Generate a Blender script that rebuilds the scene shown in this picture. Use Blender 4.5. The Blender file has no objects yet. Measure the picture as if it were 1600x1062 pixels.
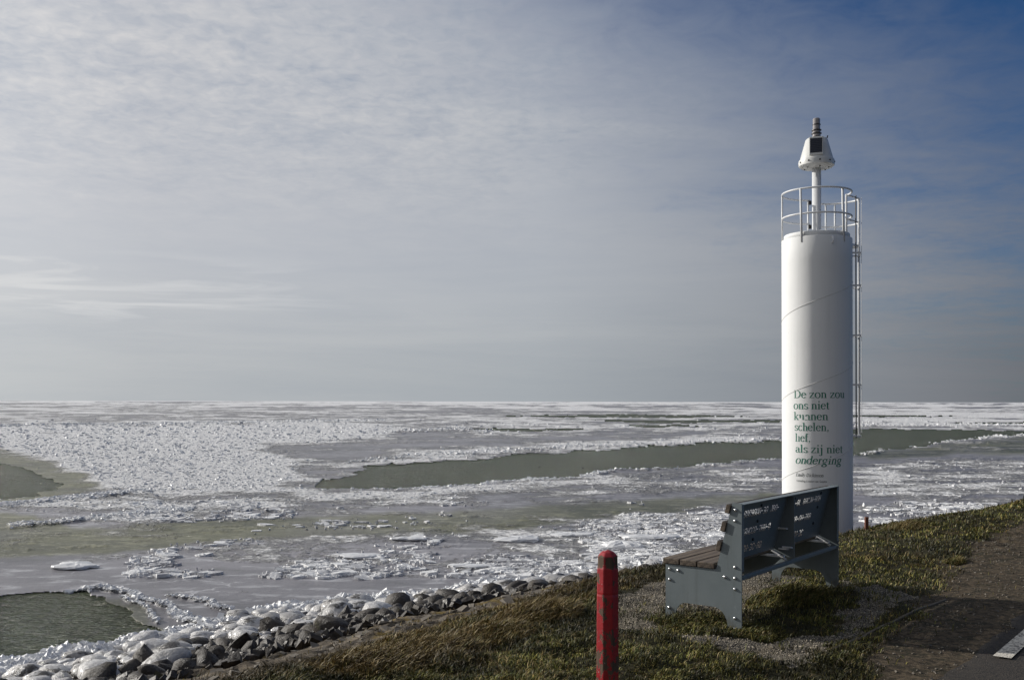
import bpy, bmesh, math, random
import numpy as np
from mathutils import Vector, Matrix

SC = bpy.context.scene
COL = SC.collection
rnd = random.Random(11)
nrng = np.random.default_rng(5)
PI = math.pi

# ------------------------------------------------------------------ camera
F = 1555.56                       # focal length in pixels of a 1600 px wide frame
cam_d = bpy.data.cameras.new('camera')
cam = bpy.data.objects.new('camera', cam_d)
COL.objects.link(cam)
cam_d.lens = 35.0
cam_d.sensor_width = 36.0
cam_d.shift_y = 0.0600
cam_d.clip_start = 0.05
cam_d.clip_end = 60000
cam.rotation_euler = (math.radians(90), math.radians(-0.11), 0)
cam.location = (0, 0, 0)
SC.camera = cam

# ------------------------------------------------------------------ light
SUN_AZ, SUN_EL = math.radians(-66), math.radians(22.5)
sv = Vector((math.sin(SUN_AZ)*math.cos(SUN_EL), math.cos(SUN_AZ)*math.cos(SUN_EL), math.sin(SUN_EL)))
sun_d = bpy.data.lights.new('sun', 'SUN')
sun_d.energy = 3.75
sun_d.angle = math.radians(0.53)
sun_d.color = (1.0, 0.955, 0.88)
sun = bpy.data.objects.new('sun', sun_d)
COL.objects.link(sun)
sun.rotation_euler = sv.to_track_quat('Z', 'Y').to_euler()

class NT:
    """tiny node-tree helper"""
    def __init__(s, tree):
        s.t = tree; s.n = tree.nodes; s.l = tree.links
    def put(s, sock, v):
        if isinstance(v, bpy.types.NodeSocket): s.l.new(v, sock)
        elif isinstance(v, (tuple, list)):
            v = tuple(v)
            if len(sock.default_value) == 4 and len(v) == 3: v = v + (1,)
            sock.default_value = v
        else: sock.default_value = v
    def node(s, typ, **kw):
        n = s.n.new(typ)
        for k, v in kw.items(): setattr(n, k, v)
        return n
    def m(s, op, a, b=0.0, c=None, clamp=False):
        n = s.node('ShaderNodeMath', operation=op, use_clamp=clamp)
        s.put(n.inputs[0], a); s.put(n.inputs[1], b)
        if c is not None: s.put(n.inputs[2], c)
        return n.outputs[0]
    def vm(s, op, a, b=(0,0,0)):
        n = s.node('ShaderNodeVectorMath', operation=op)
        s.put(n.inputs[0], a); s.put(n.inputs[1], b)
        return n.outputs['Value'] if op in ('DOT_PRODUCT', 'LENGTH') else n.outputs[0]
    def sep(s, v):
        n = s.node('ShaderNodeSeparateXYZ'); s.put(n.inputs[0], v); return n.outputs
    def comb(s, x, y, z):
        n = s.node('ShaderNodeCombineXYZ')
        for i, v in enumerate((x, y, z)): s.put(n.inputs[i], v)
        return n.outputs[0]
    def noise(s, vec, scale, detail=4, rough=.55, dist=0.0, col=False):
        n = s.node('ShaderNodeTexNoise')
        if vec is not None: s.put(n.inputs['Vector'], vec)
        s.put(n.inputs['Scale'], scale); s.put(n.inputs['Detail'], detail)
        s.put(n.inputs['Roughness'], rough); s.put(n.inputs['Distortion'], dist)
        return n.outputs['Color' if col else 'Fac']
    def voro(s, vec, scale, feature='F1', out='Distance'):
        n = s.node('ShaderNodeTexVoronoi', feature=feature)
        if vec is not None: s.put(n.inputs['Vector'], vec)
        s.put(n.inputs['Scale'], scale)
        return n.outputs[out]
    def step(s, v, a, b, lo=0.0, hi=1.0, smooth=True):
        n = s.node('ShaderNodeMapRange')
        n.interpolation_type = 'SMOOTHSTEP' if smooth else 'LINEAR'
        s.put(n.inputs[0], v)
        for i, x in enumerate((a, b, lo, hi)): s.put(n.inputs[i+1], x)
        return n.outputs[0]
    def mix(s, f, a, b, blend='MIX'):
        n = s.node('ShaderNodeMix', data_type='RGBA', blend_type=blend)
        s.put(n.inputs[0], f); s.put(n.inputs[6], a); s.put(n.inputs[7], b)
        return n.outputs[2]
    def attr(s, name):
        return s.node('ShaderNodeAttribute', attribute_name=name)
    def bump(s, h, strength=.5, dist=.01, normal=None):
        n = s.node('ShaderNodeBump')
        s.put(n.inputs['Strength'], strength); s.put(n.inputs['Distance'], dist)
        s.put(n.inputs['Height'], h)
        if normal is not None: s.put(n.inputs['Normal'], normal)
        return n.outputs[0]

def new_mat(name):
    m = bpy.data.materials.new(name); m.use_nodes = True
    t = NT(m.node_tree)
    b = m.node_tree.nodes['Principled BSDF']
    return m, t, b

# world: physical sky with a thin veil of cloud that thins towards the clear side
world = bpy.data.worlds.new('World'); SC.world = world; world.use_nodes = True
w = NT(world.node_tree)
for n in list(w.n): w.n.remove(n)
sky = w.node('ShaderNodeTexSky', sky_type='NISHITA')
sky.sun_disc = False
sky.sun_elevation = SUN_EL
sky.sun_rotation = SUN_AZ
sky.altitude = 0; sky.air_density = 1.0; sky.dust_density = 0.3; sky.ozone_density = 2.0
tc = w.node('ShaderNodeTexCoord')
dirv = w.vm('NORMALIZE', tc.outputs['Generated'])
dx, dy, dz = w.sep(dirv)
sunh = w.vm('DOT_PRODUCT', dirv, (math.sin(SUN_AZ), math.cos(SUN_AZ), 0.12))
up = w.m('MAXIMUM', dz, 0.0)
den = w.m('ADD', up, 0.10)
pl = w.comb(w.m('DIVIDE', dx, den), w.m('DIVIDE', dy, den), 0.0)     # cloud plane
mott = w.noise(w.vm('ADD', pl, (3.1, 7.7, 0)), 6.2, 6, .6, .5)
mott2 = w.noise(w.vm('MULTIPLY', pl, (1.0, 1.0, 1)), 25.0, 4, .55, .5)
big = w.noise(w.vm('MULTIPLY', pl, (.45, .8, 1)), 1.1, 5, .55, .4)
stre = w.noise(w.vm('MULTIPLY', dirv, (2.3, 2.3, 26.0)), 1.0, 5, .55, .5)
stre2 = w.noise(w.vm('MULTIPLY', w.vm('ADD', dirv, (.3, .1, .02)), (5, 5, 60.0)), 1.0, 5, .55, .7)
# cover: falls with height and away from the sun within view
q = w.m('ADD', w.m('MULTIPLY', w.m('MINIMUM', up, .42), 2.65), w.m('MULTIPLY', w.m('MULTIPLY', dx, w.step(dz, .45, .9, 1, .25)), 1.62))
q = w.m('SUBTRACT', q, w.step(dz, .45, .95, 0, .7))  # cloud added overhead, out of view, to take blue out of the shade
q = w.m('ADD', q, w.m('MULTIPLY', w.m('SUBTRACT', big, .5), 1.1))
q = w.m('ADD', q, w.m('MULTIPLY', w.m('SUBTRACT', mott, .5), .55))
q = w.m('ADD', q, w.m('MULTIPLY', w.m('SUBTRACT', mott2, .5), .18))
q = w.m('SUBTRACT', q, w.step(dy, .25, -.6, 0, .55))  # unseen cloud added behind the camera, neutralises the tower's shaded side
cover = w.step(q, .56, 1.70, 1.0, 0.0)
# veil colour by angle from the sun
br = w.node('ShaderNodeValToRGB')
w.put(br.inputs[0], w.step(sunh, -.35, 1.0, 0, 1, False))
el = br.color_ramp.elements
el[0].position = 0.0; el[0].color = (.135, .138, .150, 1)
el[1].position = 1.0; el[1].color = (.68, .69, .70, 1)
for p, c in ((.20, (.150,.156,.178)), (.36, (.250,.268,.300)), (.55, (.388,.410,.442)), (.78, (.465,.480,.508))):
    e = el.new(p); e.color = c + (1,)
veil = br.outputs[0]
mid = w.step(w.m('ADD', up, w.m('MULTIPLY', w.m('SUBTRACT', stre, .5), .05)), 0.0, .14, .90, 1.0)
veil = w.vm('MULTIPLY', veil, w.comb(mid, mid, mid))
tex = w.m('ADD', 1.0, w.m('MULTIPLY', w.m('SUBTRACT', mott, .5), w.step(up, .12, .30, .04, .54)))
tex = w.m('ADD', tex, w.m('MULTIPLY', w.m('SUBTRACT', mott2, .5), w.step(up, .14, .32, .0, .42)))
tex = w.m('ADD', tex, w.m('MULTIPLY', w.m('SUBTRACT', stre, .5), w.step(up, .10, .2, .26, .08)))
dt_ = w.m('SUBTRACT', tex, 1.0)
veil = w.vm('MULTIPLY', veil, w.comb(w.m('MULTIPLY_ADD', dt_, 1.25, 1.0), tex, w.m('MULTIPLY_ADD', dt_, .65, 1.0)))
low = w.step(up, 0.0, .20)
veil = w.vm('MULTIPLY', veil, w.comb(w.m('MULTIPLY_ADD', low,   .015, .985), 1.0, w.m('MULTIPLY_ADD', low, .03, .985)))
# streaky brighter band low on the sun side
band = w.m('MULTIPLY', w.step(up, .055, .10), w.step(up, .115, .145, 1, 0))
band = w.m('MULTIPLY', band, w.step(dx, -.42, -.10, 1, 0))
band = w.m('MULTIPLY', band, w.step(stre2, .42, .66, -.35, 1.0))
veil = w.mix(w.m('MULTIPLY', band, .80, clamp=True), veil, (.62, .625, .63))
clear = w.vm('MULTIPLY', sky.outputs[0], (.014, .030, .050))
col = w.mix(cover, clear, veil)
bg = w.node('ShaderNodeBackground'); w.put(bg.inputs[0], col); bg.inputs[1].default_value = 1.0
SKYMIX = (cover, clear, veil)
# physical sky strength 0.1 overall, veil colours are absolute so they are scaled up by the same factor
bg.inputs[1].default_value = 0.1
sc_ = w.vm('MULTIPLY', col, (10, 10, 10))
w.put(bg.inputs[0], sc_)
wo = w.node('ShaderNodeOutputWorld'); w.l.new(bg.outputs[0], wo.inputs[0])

SC.view_settings.view_transform = 'Standard'
SC.view_settings.look = 'None'
SC.view_settings.exposure = 0.16
SC.view_settings.gamma = 1.0
SC.view_settings.use_curve_mapping = False
SC.render.engine = 'CYCLES'

# ------------------------------------------------------------------ helpers
def tag(o, label=None, cat=None, group=None, kind=None):
    if label: o['label'] = label
    if cat: o['category'] = cat
    if group: o['group'] = group
    if kind: o['kind'] = kind
    return o

def link(name, me, parent=None, loc=None, rot=None, mats=()):
    o = bpy.data.objects.new(name, me); COL.objects.link(o)
    if parent is not None: o.parent = parent
    if loc is not None: o.location = loc
    if rot is not None: o.rotation_euler = rot
    if me is not None:
        for m in mats: me.materials.append(m)
    return o

def empty(name, loc, rz=0.0):
    o = bpy.data.objects.new(name, None); COL.objects.link(o)
    o.empty_display_size = .1
    o.location = loc; o.rotation_euler = (0, 0, rz)
    return o

def bm_mesh(bm, name, smooth=False):
    me = bpy.data.meshes.new(name)
    bmesh.ops.recalc_face_normals(bm, faces=bm.faces)
    bm.to_mesh(me); bm.free()
    if smooth:
        for p in me.polygons: p.use_smooth = True
    return me

def np_mesh(name, verts, faces, smooth=False):
    """verts (N,3); faces list of arrays with equal sides"""
    me = bpy.data.meshes.new(name)
    verts = np.asarray(verts, np.float32)
    me.vertices.add(len(verts)); me.vertices.foreach_set('co', verts.ravel())
    if not isinstance(faces, list): faces = [faces]
    idx = np.concatenate([f.ravel() for f in faces]).astype(np.int32)
    tot = np.concatenate([np.full(len(f), f.shape[1], np.int32) for f in faces])
    start = np.concatenate([[0], np.cumsum(tot)[:-1]]).astype(np.int32)
    me.loops.add(len(idx)); me.loops.foreach_set('vertex_index', idx)
    me.polygons.add(len(tot))
    me.polygons.foreach_set('loop_start', start)
    me.polygons.foreach_set('loop_total', tot)
    me.polygons.foreach_set('use_smooth', np.full(len(tot), smooth, bool))
    me.update(calc_edges=True); me.validate()
    return me

def set_attr(me, name, vals, typ='FLOAT'):
    a = me.attributes.new(name, typ, 'POINT')
    if typ == 'FLOAT': a.data.foreach_set('value', np.asarray(vals, np.float32).ravel())
    else:
        v = np.asarray(vals, np.float32)
        if v.shape[1] == 3: v = np.hstack([v, np.ones((len(v), 1), np.float32)])
        a.data.foreach_set('color', v.ravel())

def add_box(bm, x0, x1, y0, y1, z0, z1, bev=0.0):
    m = Matrix.Translation(((x0+x1)/2, (y0+y1)/2, (z0+z1)/2)) @ Matrix.Diagonal((abs(x1-x0), abs(y1-y0), abs(z1-z0), 1))
    r = bmesh.ops.create_cube(bm, size=1, matrix=m)
    if bev > 0:
        es = list({e for v in r['verts'] for e in v.link_edges})
        bmesh.ops.bevel(bm, geom=es, offset=bev, segments=2, profile=.5, affect='EDGES')

def add_tube(bm, pts, rad, seg=10, cap=True):
    pts = [Vector(p) for p in pts]
    if not hasattr(rad, '__len__'): rad = [rad]*len(pts)
    rings = []; ref = None
    for i, p in enumerate(pts):
        d = (pts[min(i+1, len(pts)-1)] - pts[max(i-1, 0)]).normalized()
        if ref is None: ref = d.orthogonal().normalized()
        a = (ref - d*ref.dot(d))
        a = a.normalized() if a.length > 1e-5 else d.orthogonal().normalized()
        ref = a; b = d.cross(a)
        rings.append([bm.verts.new(p + (a*math.cos(t)+b*math.sin(t))*rad[i]) for t in [2*PI*k/seg for k in range(seg)]])
    for r0, r1 in zip(rings, rings[1:]):
        for k in range(seg): bm.faces.new((r0[k], r0[(k+1) % seg], r1[(k+1) % seg], r1[k]))
    if cap:
        bm.faces.new(rings[0][::-1]); bm.faces.new(rings[-1])

def add_lathe(bm, prof, seg=32, cx=0, cy=0, rot0=0.0):
    rings = []
    for r, z in prof:
        rings.append([bm.verts.new((cx+r*math.cos(rot0+2*PI*k/seg), cy+r*math.sin(rot0+2*PI*k/seg), z)) for k in range(seg)])
    for r0, r1 in zip(rings, rings[1:]):
        for k in range(seg): bm.faces.new((r0[k], r0[(k+1) % seg], r1[(k+1) % seg], r1[k]))
    bm.faces.new(rings[0][::-1]); bm.faces.new(rings[-1])

# numpy value noise ---------------------------------------------------------
def _hash(ix, iy, seed):
    h = (ix.astype(np.int64)*374761393 + iy.astype(np.int64)*668265263 + seed*1442695041) & 0xffffffff
    h = ((h ^ (h >> 13))*1274126177) & 0xffffffff
    h = (h ^ (h >> 16)) & 0xffffffff
    return h.astype(np.float64)/4294967295.0
def vnoise(x, y, seed=0):
    ix = np.floor(x); iy = np.floor(y); fx = x-ix; fy = y-iy
    fx = fx*fx*(3-2*fx); fy = fy*fy*(3-2*fy)
    a = _hash(ix, iy, seed); b = _hash(ix+1, iy, seed); c = _hash(ix, iy+1, seed); d = _hash(ix+1, iy+1, seed)
    return (a*(1-fx)+b*fx)*(1-fy) + (c*(1-fx)+d*fx)*fy
def fbm(x, y, seed=0, octv=4, gain=.5):
    s = 0; a = 1; t = 0
    for o in range(octv):
        ca, sa = math.cos(.6*o+.3), math.sin(.6*o+.3)
        s = s + a*vnoise((x*ca-y*sa)*2**o + 17.3*o, (x*sa+y*ca)*2**o - 9.1*o, seed+o*7); t += a; a *= gain
    return s/t
def ridged(x, y, seed=0, octv=3):
    return 1-np.abs(2*fbm(x, y, seed, octv)-1)*2
def sstep(v, a, b):
    t = np.clip((v-a)/(b-a), 0, 1); return t*t*(3-2*t)
def pip(px, py, poly):
    ins = np.zeros(px.shape, bool); n = len(poly)
    for i in range(n):
        x0, y0 = poly[i]; x1, y1 = poly[(i+1) % n]
        if y0 == y1: continue
        c = ((y0 > py) != (y1 > py)) & (px < (x1-x0)*(py-y0)/(y1-y0)+x0)
        ins ^= c
    return ins
def seg_dist(px, py, line, ysc=1.0):
    d = np.full(px.shape, 1e9)
    for (x0, y0), (x1, y1) in zip(line, line[1:]):
        dx, dy = x1-x0, (y1-y0)*ysc
        qx, qy = px-x0, (py-y0)*ysc
        t = np.clip((qx*dx+qy*dy)/(dx*dx+dy*dy), 0, 1)
        d = np.minimum(d, np.hypot(qx-t*dx, qy-t*dy))
    return d

# ------------------------------------------------------------------ survey
SEA = -3.30
D = np.array((.6157, .7880)); N = np.array((-.7880, .6157))      # along the dike, towards the water
def sn(X, Y): return X*D[0]+Y*D[1], X*N[0]+Y*N[1]
def xy(s, n): return s*D[0]+n*N[0], s*D[1]+n*N[1]
def crest(s): return np.interp(s, [0, 3.6, 5, 7, 8.8, 10.5, 12.3, 13.8, 15.5, 17.7, 22, 36], [4.45, 4.5, 4.6, 4.7, 4.85, 4.5, 4.2, 4.15, 3.85, 3.4, 3.1, 2.9])
def shore(s): return np.interp(s, [0, 6, 8, 10.2, 11.5, 13.2, 15.3, 17.2, 20, 23, 28, 32, 37], [12.3, 12.3, 12.35, 12.35, 11.8, 11.2, 10.7, 10.2, 9.2, 7.9, 7.5, 6.7, 5.6])
PU = [-9, -.10, 0, .10, .28, .53, .75, 1.0, 1.3, 3]
PZ = [-1.61, -1.61, -1.65, -1.82, -2.22, -2.73, -3.06, -3.36, -3.9, -6.0]
def uco(s, n): return (n-crest(s))/(shore(s)-crest(s))
def terr(s, n, fine=True):
    s = np.asarray(s, float); n = np.asarray(n, float)
    u = uco(s, n)
    z = np.interp(u, PU, PZ)
    X, Y = xy(s, n)
    land = sstep(n, 1.9, 2.7)
    if fine:
        z = z + land*((fbm(X*.9, Y*.9, 3, 3)-.5)*.10 + (fbm(X*4, Y*4, 4, 3)-.5)*.075*(1-sstep(u, .05, .3)*.3) + (fbm(X*11, Y*11, 5, 2)-.5)*.035)
        z = z + sstep(u, .06, .2)*(1-sstep(u, .5, .6))*((fbm(s*1.1, n*4.5, 9, 4)-.5)*.20+(fbm(s*6, n*9, 10, 2)-.5)*.04)
        z = z - .05*(1-sstep(np.hypot(s-7.7, n-2.95), .4, 1.6))*0
    z = z + .05*np.exp(-(((s-8.3)/.6)**2+((n-2.75)/.3)**2))      # grassy mound behind the bench
    z = z - .015*sstep(-u, .0, .1)*np.exp(-((u+.09)/.07)**2)*land
    # land falls gently behind the road
    z = z - sstep(-n, 4, 12)*1.3
    return z
def gp(px, py, z=-1.61):
    Y = F*(-z)/(py-627.0); return (px-800)/F*Y, Y

# ------------------------------------------------------------------ materials
def mat_plain(name, color, rough=.5, metal=0.0, bump_s=0.0, bscale=60, var=.12, spec=.5):
    m, t, b = new_mat(name)
    tcn = t.node('ShaderNodeTexCoord'); v = tcn.outputs['Object']
    n1 = t.noise(v, 7, 5, .6); n2 = t.noise(v, bscale, 4, .6)
    c0 = tuple(c*(1-var) for c in color); c1 = tuple(min(1, c*(1+var)) for c in color)
    t.put(b.inputs['Base Color'], t.mix(n1, c0, c1))
    t.put(b.inputs['Roughness'], t.step(n2, .2, .8, rough*.85, min(1, rough*1.15), False))
    b.inputs['Metallic'].default_value = metal
    b.inputs['Specular IOR Level'].default_value = spec
    if bump_s: t.put(b.inputs['Normal'], t.bump(n2, bump_s, .004))
    return m

# white tower paint with faint dirt runs
m_white, t, b = new_mat('tower_white_paint')
v = t.node('ShaderNodeTexCoord').outputs['Object']
runs = t.noise(t.vm('MULTIPLY', v, (9, 9, .35)), 1.0, 5, .6)
blot = t.noise(v, 2.2, 5, .6)
specks = t.step(t.voro(v, 9.0), .035, .055, 1, 0)
specks = t.m('MULTIPLY', specks, t.step(t.noise(v, 3.3, 2), .56, .66))
c = t.mix(t.m('MULTIPLY', t.step(runs, .5, .8), .30), (.76, .765, .76), (.56, .56, .53))
c = t.mix(t.m('MULTIPLY', t.step(blot, .5, .8), .25), c, (.66, .67, .67))
c = t.mix(t.m('MULTIPLY', specks, .55), c, (.25, .22, .19))
t.put(b.inputs['Base Color'], c)
b.inputs['Roughness'].default_value = .62
b.inputs['Specular IOR Level'].default_value = .3
t.put(b.inputs['Normal'], t.bump(t.noise(v, 3.0, 3), .12, .02))

m_seam = mat_plain('seam_grey', (.60, .60, .58), .7)  # weld seam, slightly greyer than the shaft paint
m_rail = mat_plain('rail_white_paint', (.72, .73, .74), .4)
m_green = mat_plain('lettering_green', (.014, .165, .105), .5, var=.2)
m_black = mat_plain('lettering_dark', (.03, .045, .045), .5, var=.2)
m_dark = mat_plain('lantern_dark_grey', (.055, .05, .052), .35, .2)
m_lens = mat_plain('lantern_lens', (.30, .28, .28), .18)
m_lamp = mat_plain('lantern_housing', (.66, .66, .64), .35)
m_black_rubber = mat_plain('black_rubber', (.02, .02, .02), .5)

m_solar, t, b = new_mat('solar_cells')
v = t.node('ShaderNodeTexCoord').outputs['Object']
x_, y_, z_ = t.sep(v)
gz = t.m('LESS_THAN', t.m('FRACT', t.m('MULTIPLY', z_, 28)), .12)
t.put(b.inputs['Base Color'], t.mix(gz, (.012, .016, .03), (.07, .075, .08)))
b.inputs['Roughness'].default_value = .12

# bench steel, blue grey powder coat
m_steel, t, b = new_mat('bench_blue_grey_steel')
v = t.node('ShaderNodeTexCoord').outputs['Object']
n1 = t.noise(v, 4, 5, .65); n2 = t.noise(v, 220, 2, .5)
stk = t.noise(t.vm('MULTIPLY', v, (14, 14, 1.2)), 1.0, 6, .7)
scr = t.step(t.noise(t.vm('MULTIPLY', v, (3, 60, 9)), 1.0, 3, .6, 1.0), .70, .73)
dirt = t.m('MULTIPLY', t.step(t.sep(v)[2], 0.0, .25, 1, 0), t.step(t.noise(v, 12, 5, .7), .4, .75))
c = t.mix(n1, (.155, .184, .194), (.190, .220, .230))
c = t.mix(t.step(stk, .52, .72, 0, .45), c, (.115, .130, .130))
c = t.mix(t.m('MULTIPLY', scr, .35), c, (.30, .33, .34))
c = t.mix(t.m('MULTIPLY', dirt, .75), c, (.09, .082, .055))
t.put(b.inputs['Base Color'], c)
t.put(b.inputs['Roughness'], t.step(n1, .3, .7, .38, .55))
t.put(b.inputs['Normal'], t.bump(n2, .08, .002))
m_galv_sunlit = mat_plain('galvanised_steel_sunlit', (.78, .78, .78), .35, .15)  # whitened base: sunlight painted into struts and loops the sun misses
m_rivet = mat_plain('rivet_steel', (.72, .72, .72), .22, .85)

# weathered planks
m_wood, t, b = new_mat('weathered_plank')
v = t.node('ShaderNodeTexCoord').outputs['Object']
g = t.noise(t.vm('MULTIPLY', v, (1.6, 38, 38)), 1.0, 6, .65, .4)
g2 = t.noise(t.vm('MULTIPLY', v, (5, 130, 130)), 1.0, 3, .6)
rn = t.node('ShaderNodeObjectInfo').outputs['Random']
c = t.mix(t.step(g, .3, .72), (.020, .014, .010), (.19, .145, .105))
c = t.mix(t.m('MULTIPLY', rn, .4), c, (.06, .045, .035))
c = t.mix(t.step(g2, .58, .8, 0, .5), c, (.02, .015, .012))
t.put(b.inputs['Base Color'], c); b.inputs['Roughness'].default_value = .75
t.put(b.inputs['Normal'], t.bump(g, .5, .003))

# red post with peeling paint
m_red, t, b = new_mat('peeling_red_paint')
v = t.node('ShaderNodeTexCoord').outputs['Object']
zz = t.sep(v)[2]
pe = t.noise(t.vm('MULTIPLY', v, (1, 1, .55)), 26, 6, .68, .3)
pe2 = t.noise(v, 9, 3, .6)
thr = t.m('ADD', pe, t.m('MULTIPLY', pe2, .35))
capz = t.step(zz, .866, .874); caph = t.step(zz, .925, .94, 1, 0)
thr = t.m('ADD', thr, t.m('MULTIPLY', t.m('MULTIPLY', capz, caph), .13))
thr = t.m('ADD', thr, t.step(zz, .40, .60, .085, 0))
mask = t.step(thr, .755, .775)
wood = t.mix(t.noise(t.vm('MULTIPLY', v, (40, 40, 3)), 1, 5, .6), (.030, .018, .012), (.15, .095, .06))
redc = t.mix(t.noise(v, 5, 4, .6), (.24, .007, .011), (.41, .015, .022))
redc = t.mix(t.step(t.noise(v, 60, 3, .6), .62, .72), redc, (.20, .006, .010))
whit = t.step(t.noise(v, 38, 2, .5), .742, .75)
c = t.mix(mask, redc, wood); c = t.mix(t.m('MULTIPLY', whit, .8), c, (.6, .58, .56))
t.put(b.inputs['Base Color'], c)
t.put(b.inputs['Roughness'], t.step(mask, 0, 1, .42, .85))
t.put(b.inputs['Normal'], t.bump(t.m('SUBTRACT', t.noise(v, 40, 3), t.m('MULTIPLY', mask, .9)), .7, .002))
m_rust = mat_plain('rusty_iron', (.13, .045, .025), .8, var=.4)

# ground: soil, turf base, gravel and revetment chosen by attributes
m_ground, t, b = new_mat('dike_ground')
v = t.node('ShaderNodeTexCoord').outputs['Object']
gr = t.attr('gravel').outputs['Fac']; rv = t.attr('revet').outputs['Fac']; dt = t.attr('dirt').outputs['Fac']
nA = t.noise(v, 2.2, 5, .6); nB = t.noise(v, 22, 5, .65); nC = t.noise(v, 120, 3, .6)
soil = t.mix(nB, (.012, .013, .006), (.045, .040, .018))
soil = t.mix(t.step(nA, .45, .7), soil, (.060, .045, .022))
peb = t.voro(v, 100, 'F1', 'Color'); pebv = t.sep(peb)[0]
edge = t.voro(v, 100)
grav = t.mix(pebv, (.17, .148, .115), (.42, .37, .295))
grav = t.mix(t.step(edge, .30, .62), grav, (.05, .045, .038))
grav = t.mix(t.step(nA, .52, .72, 0, .5), grav, (.17, .135, .085))
rock = t.mix(t.step(t.noise(v, 5.5, 6, .7), .38, .66), (.018, .015, .012), (.20, .165, .125))
rock = t.mix(t.step(t.noise(v, 2.3, 4, .6), .55, .66, 0, .7), rock, (.20, .14, .035))
dirtc = t.mix(t.step(nB, .3, .7), (.026, .020, .013), (.118, .090, .058))
dirtc = t.mix(t.step(t.noise(v, 9, 4, .7), .52, .6, 0, .75), dirtc, (.025, .024, .014))
j = t.m('MULTIPLY', t.m('SUBTRACT', nB, .5), 1.0)
def am(a, lo=.40, hi=.62): return t.step(t.m('ADD', a, j), lo, hi)
c = t.mix(am(dt), soil, dirtc); c = t.mix(am(gr), c, grav); c = t.mix(am(rv), c, rock)
t.put(b.inputs['Base Color'], c); b.inputs['Roughness'].default_value = .95
b.inputs['Specular IOR Level'].default_value = .2
hgt = t.m('ADD', t.m('MULTIPLY', nB, .8), t.m('MULTIPLY', t.m('SUBTRACT', 1.0, edge), t.m('MULTIPLY', gr, .55)))
hgt = t.m('ADD', hgt, t.m('MULTIPLY', t.noise(v, 7, 6, .7), t.m('MULTIPLY', rv, 2.5)))
t.put(b.inputs['Normal'], t.bump(t.m('ADD', hgt, t.m('MULTIPLY', nC, .2)), .9, .02))

m_asph, t, b = new_mat('asphalt')
v = t.node('ShaderNodeTexCoord').outputs['Object']
st = t.voro(v, 95, 'F1', 'Color')
c = t.mix(t.sep(st)[0], (.010, .008, .006), (.048, .038, .028))
c = t.mix(t.step(t.noise(v, 1.4, 5, .6), .45, .7, 0, .55), c, (.060, .048, .036))
t.put(b.inputs['Base Color'], c); b.inputs['Roughness'].default_value = .9
t.put(b.inputs['Normal'], t.bump(t.voro(v, 95), .7, .006))
m_line, t, b = new_mat('worn_road_paint')
v = t.node('ShaderNodeTexCoord').outputs['Object']
wv = t.step(t.m('ADD', t.noise(v, 55, 4, .7), t.m('MULTIPLY', t.noise(v, 8, 2), .3)), .66, .74)
t.put(b.inputs['Base Color'], t.mix(wv, (.62, .58, .50), (.10, .09, .08))); b.inputs['Roughness'].default_value = .8
t.put(b.inputs['Normal'], t.bump(t.voro(v, 95), .5, .004))

m_blade, t, b = new_mat('grass_blades')
t.put(b.inputs['Base Color'], t.attr('tint').outputs['Color']); b.inputs['Roughness'].default_value = .55
b.inputs['Specular IOR Level'].default_value = .3
b.inputs['Subsurface Weight'].default_value = 0.0

# dark basalt boulders
m_stone, t, b = new_mat('dark_basalt')
v = t.node('ShaderNodeTexCoord').outputs['Object']
rn = t.node('ShaderNodeObjectInfo').outputs['Random']
vv = t.vm('ADD', v, t.comb(t.m('MULTIPLY', rn, 40), 0, 0))
n1 = t.noise(vv, 3.2, 6, .65); n2 = t.noise(vv, 16, 5, .65)
c = t.mix(t.step(n2, .3, .75), (.009, .007, .006), (.058, .044, .032))
c = t.mix(t.m('MULTIPLY', rn, .4), c, (.060, .045, .032))
c = t.mix(t.step(n1, .60, .72, 0, .6), c, (.085, .080, .030))
t.put(b.inputs['Base Color'], c); t.put(b.inputs['Roughness'], t.step(n1, .3, .7, .35, .8))
t.put(b.inputs['Normal'], t.bump(n2, .6, .03))

# stones under a glaze of ice: the glaze is thick on most, worn through in places
m_glaze, t, b = new_mat('ice_glazed_stone')
v = t.node('ShaderNodeTexCoord').outputs['Object']
inf = t.node('ShaderNodeObjectInfo'); rn = inf.outputs['Random']
vv = t.vm('ADD', v, t.comb(t.m('MULTIPLY', rn, 40), 3, 0))
n1 = t.noise(vv, 1.6, 4, .55); n2 = t.noise(vv, 9, 5, .65)
ice = t.mix(t.step(n2, .3, .75), (.40, .385, .375), (.72, .71, .70))
ice = t.mix(t.step(rn, .3, 1.0, .0, .55), ice, (.24, .22, .20))
bare = t.step(t.m('ADD', n1, t.m('MULTIPLY', rn, .12)), .62, .68)
c = t.mix(bare, ice, (.045, .038, .032))
t.put(b.inputs['Base Color'], c)
n3 = t.noise(vv, 26, 5, .7)
t.put(b.inputs['Roughness'], t.step(n3, .3, .65, .14, .55))
b.inputs['Coat Weight'].default_value = .3; b.inputs['Coat Roughness'].default_value = .12
t.put(b.inputs['Normal'], t.bump(t.m('ADD', n2, t.m('MULTIPLY', n3, .35)), .6, .03))

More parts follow.
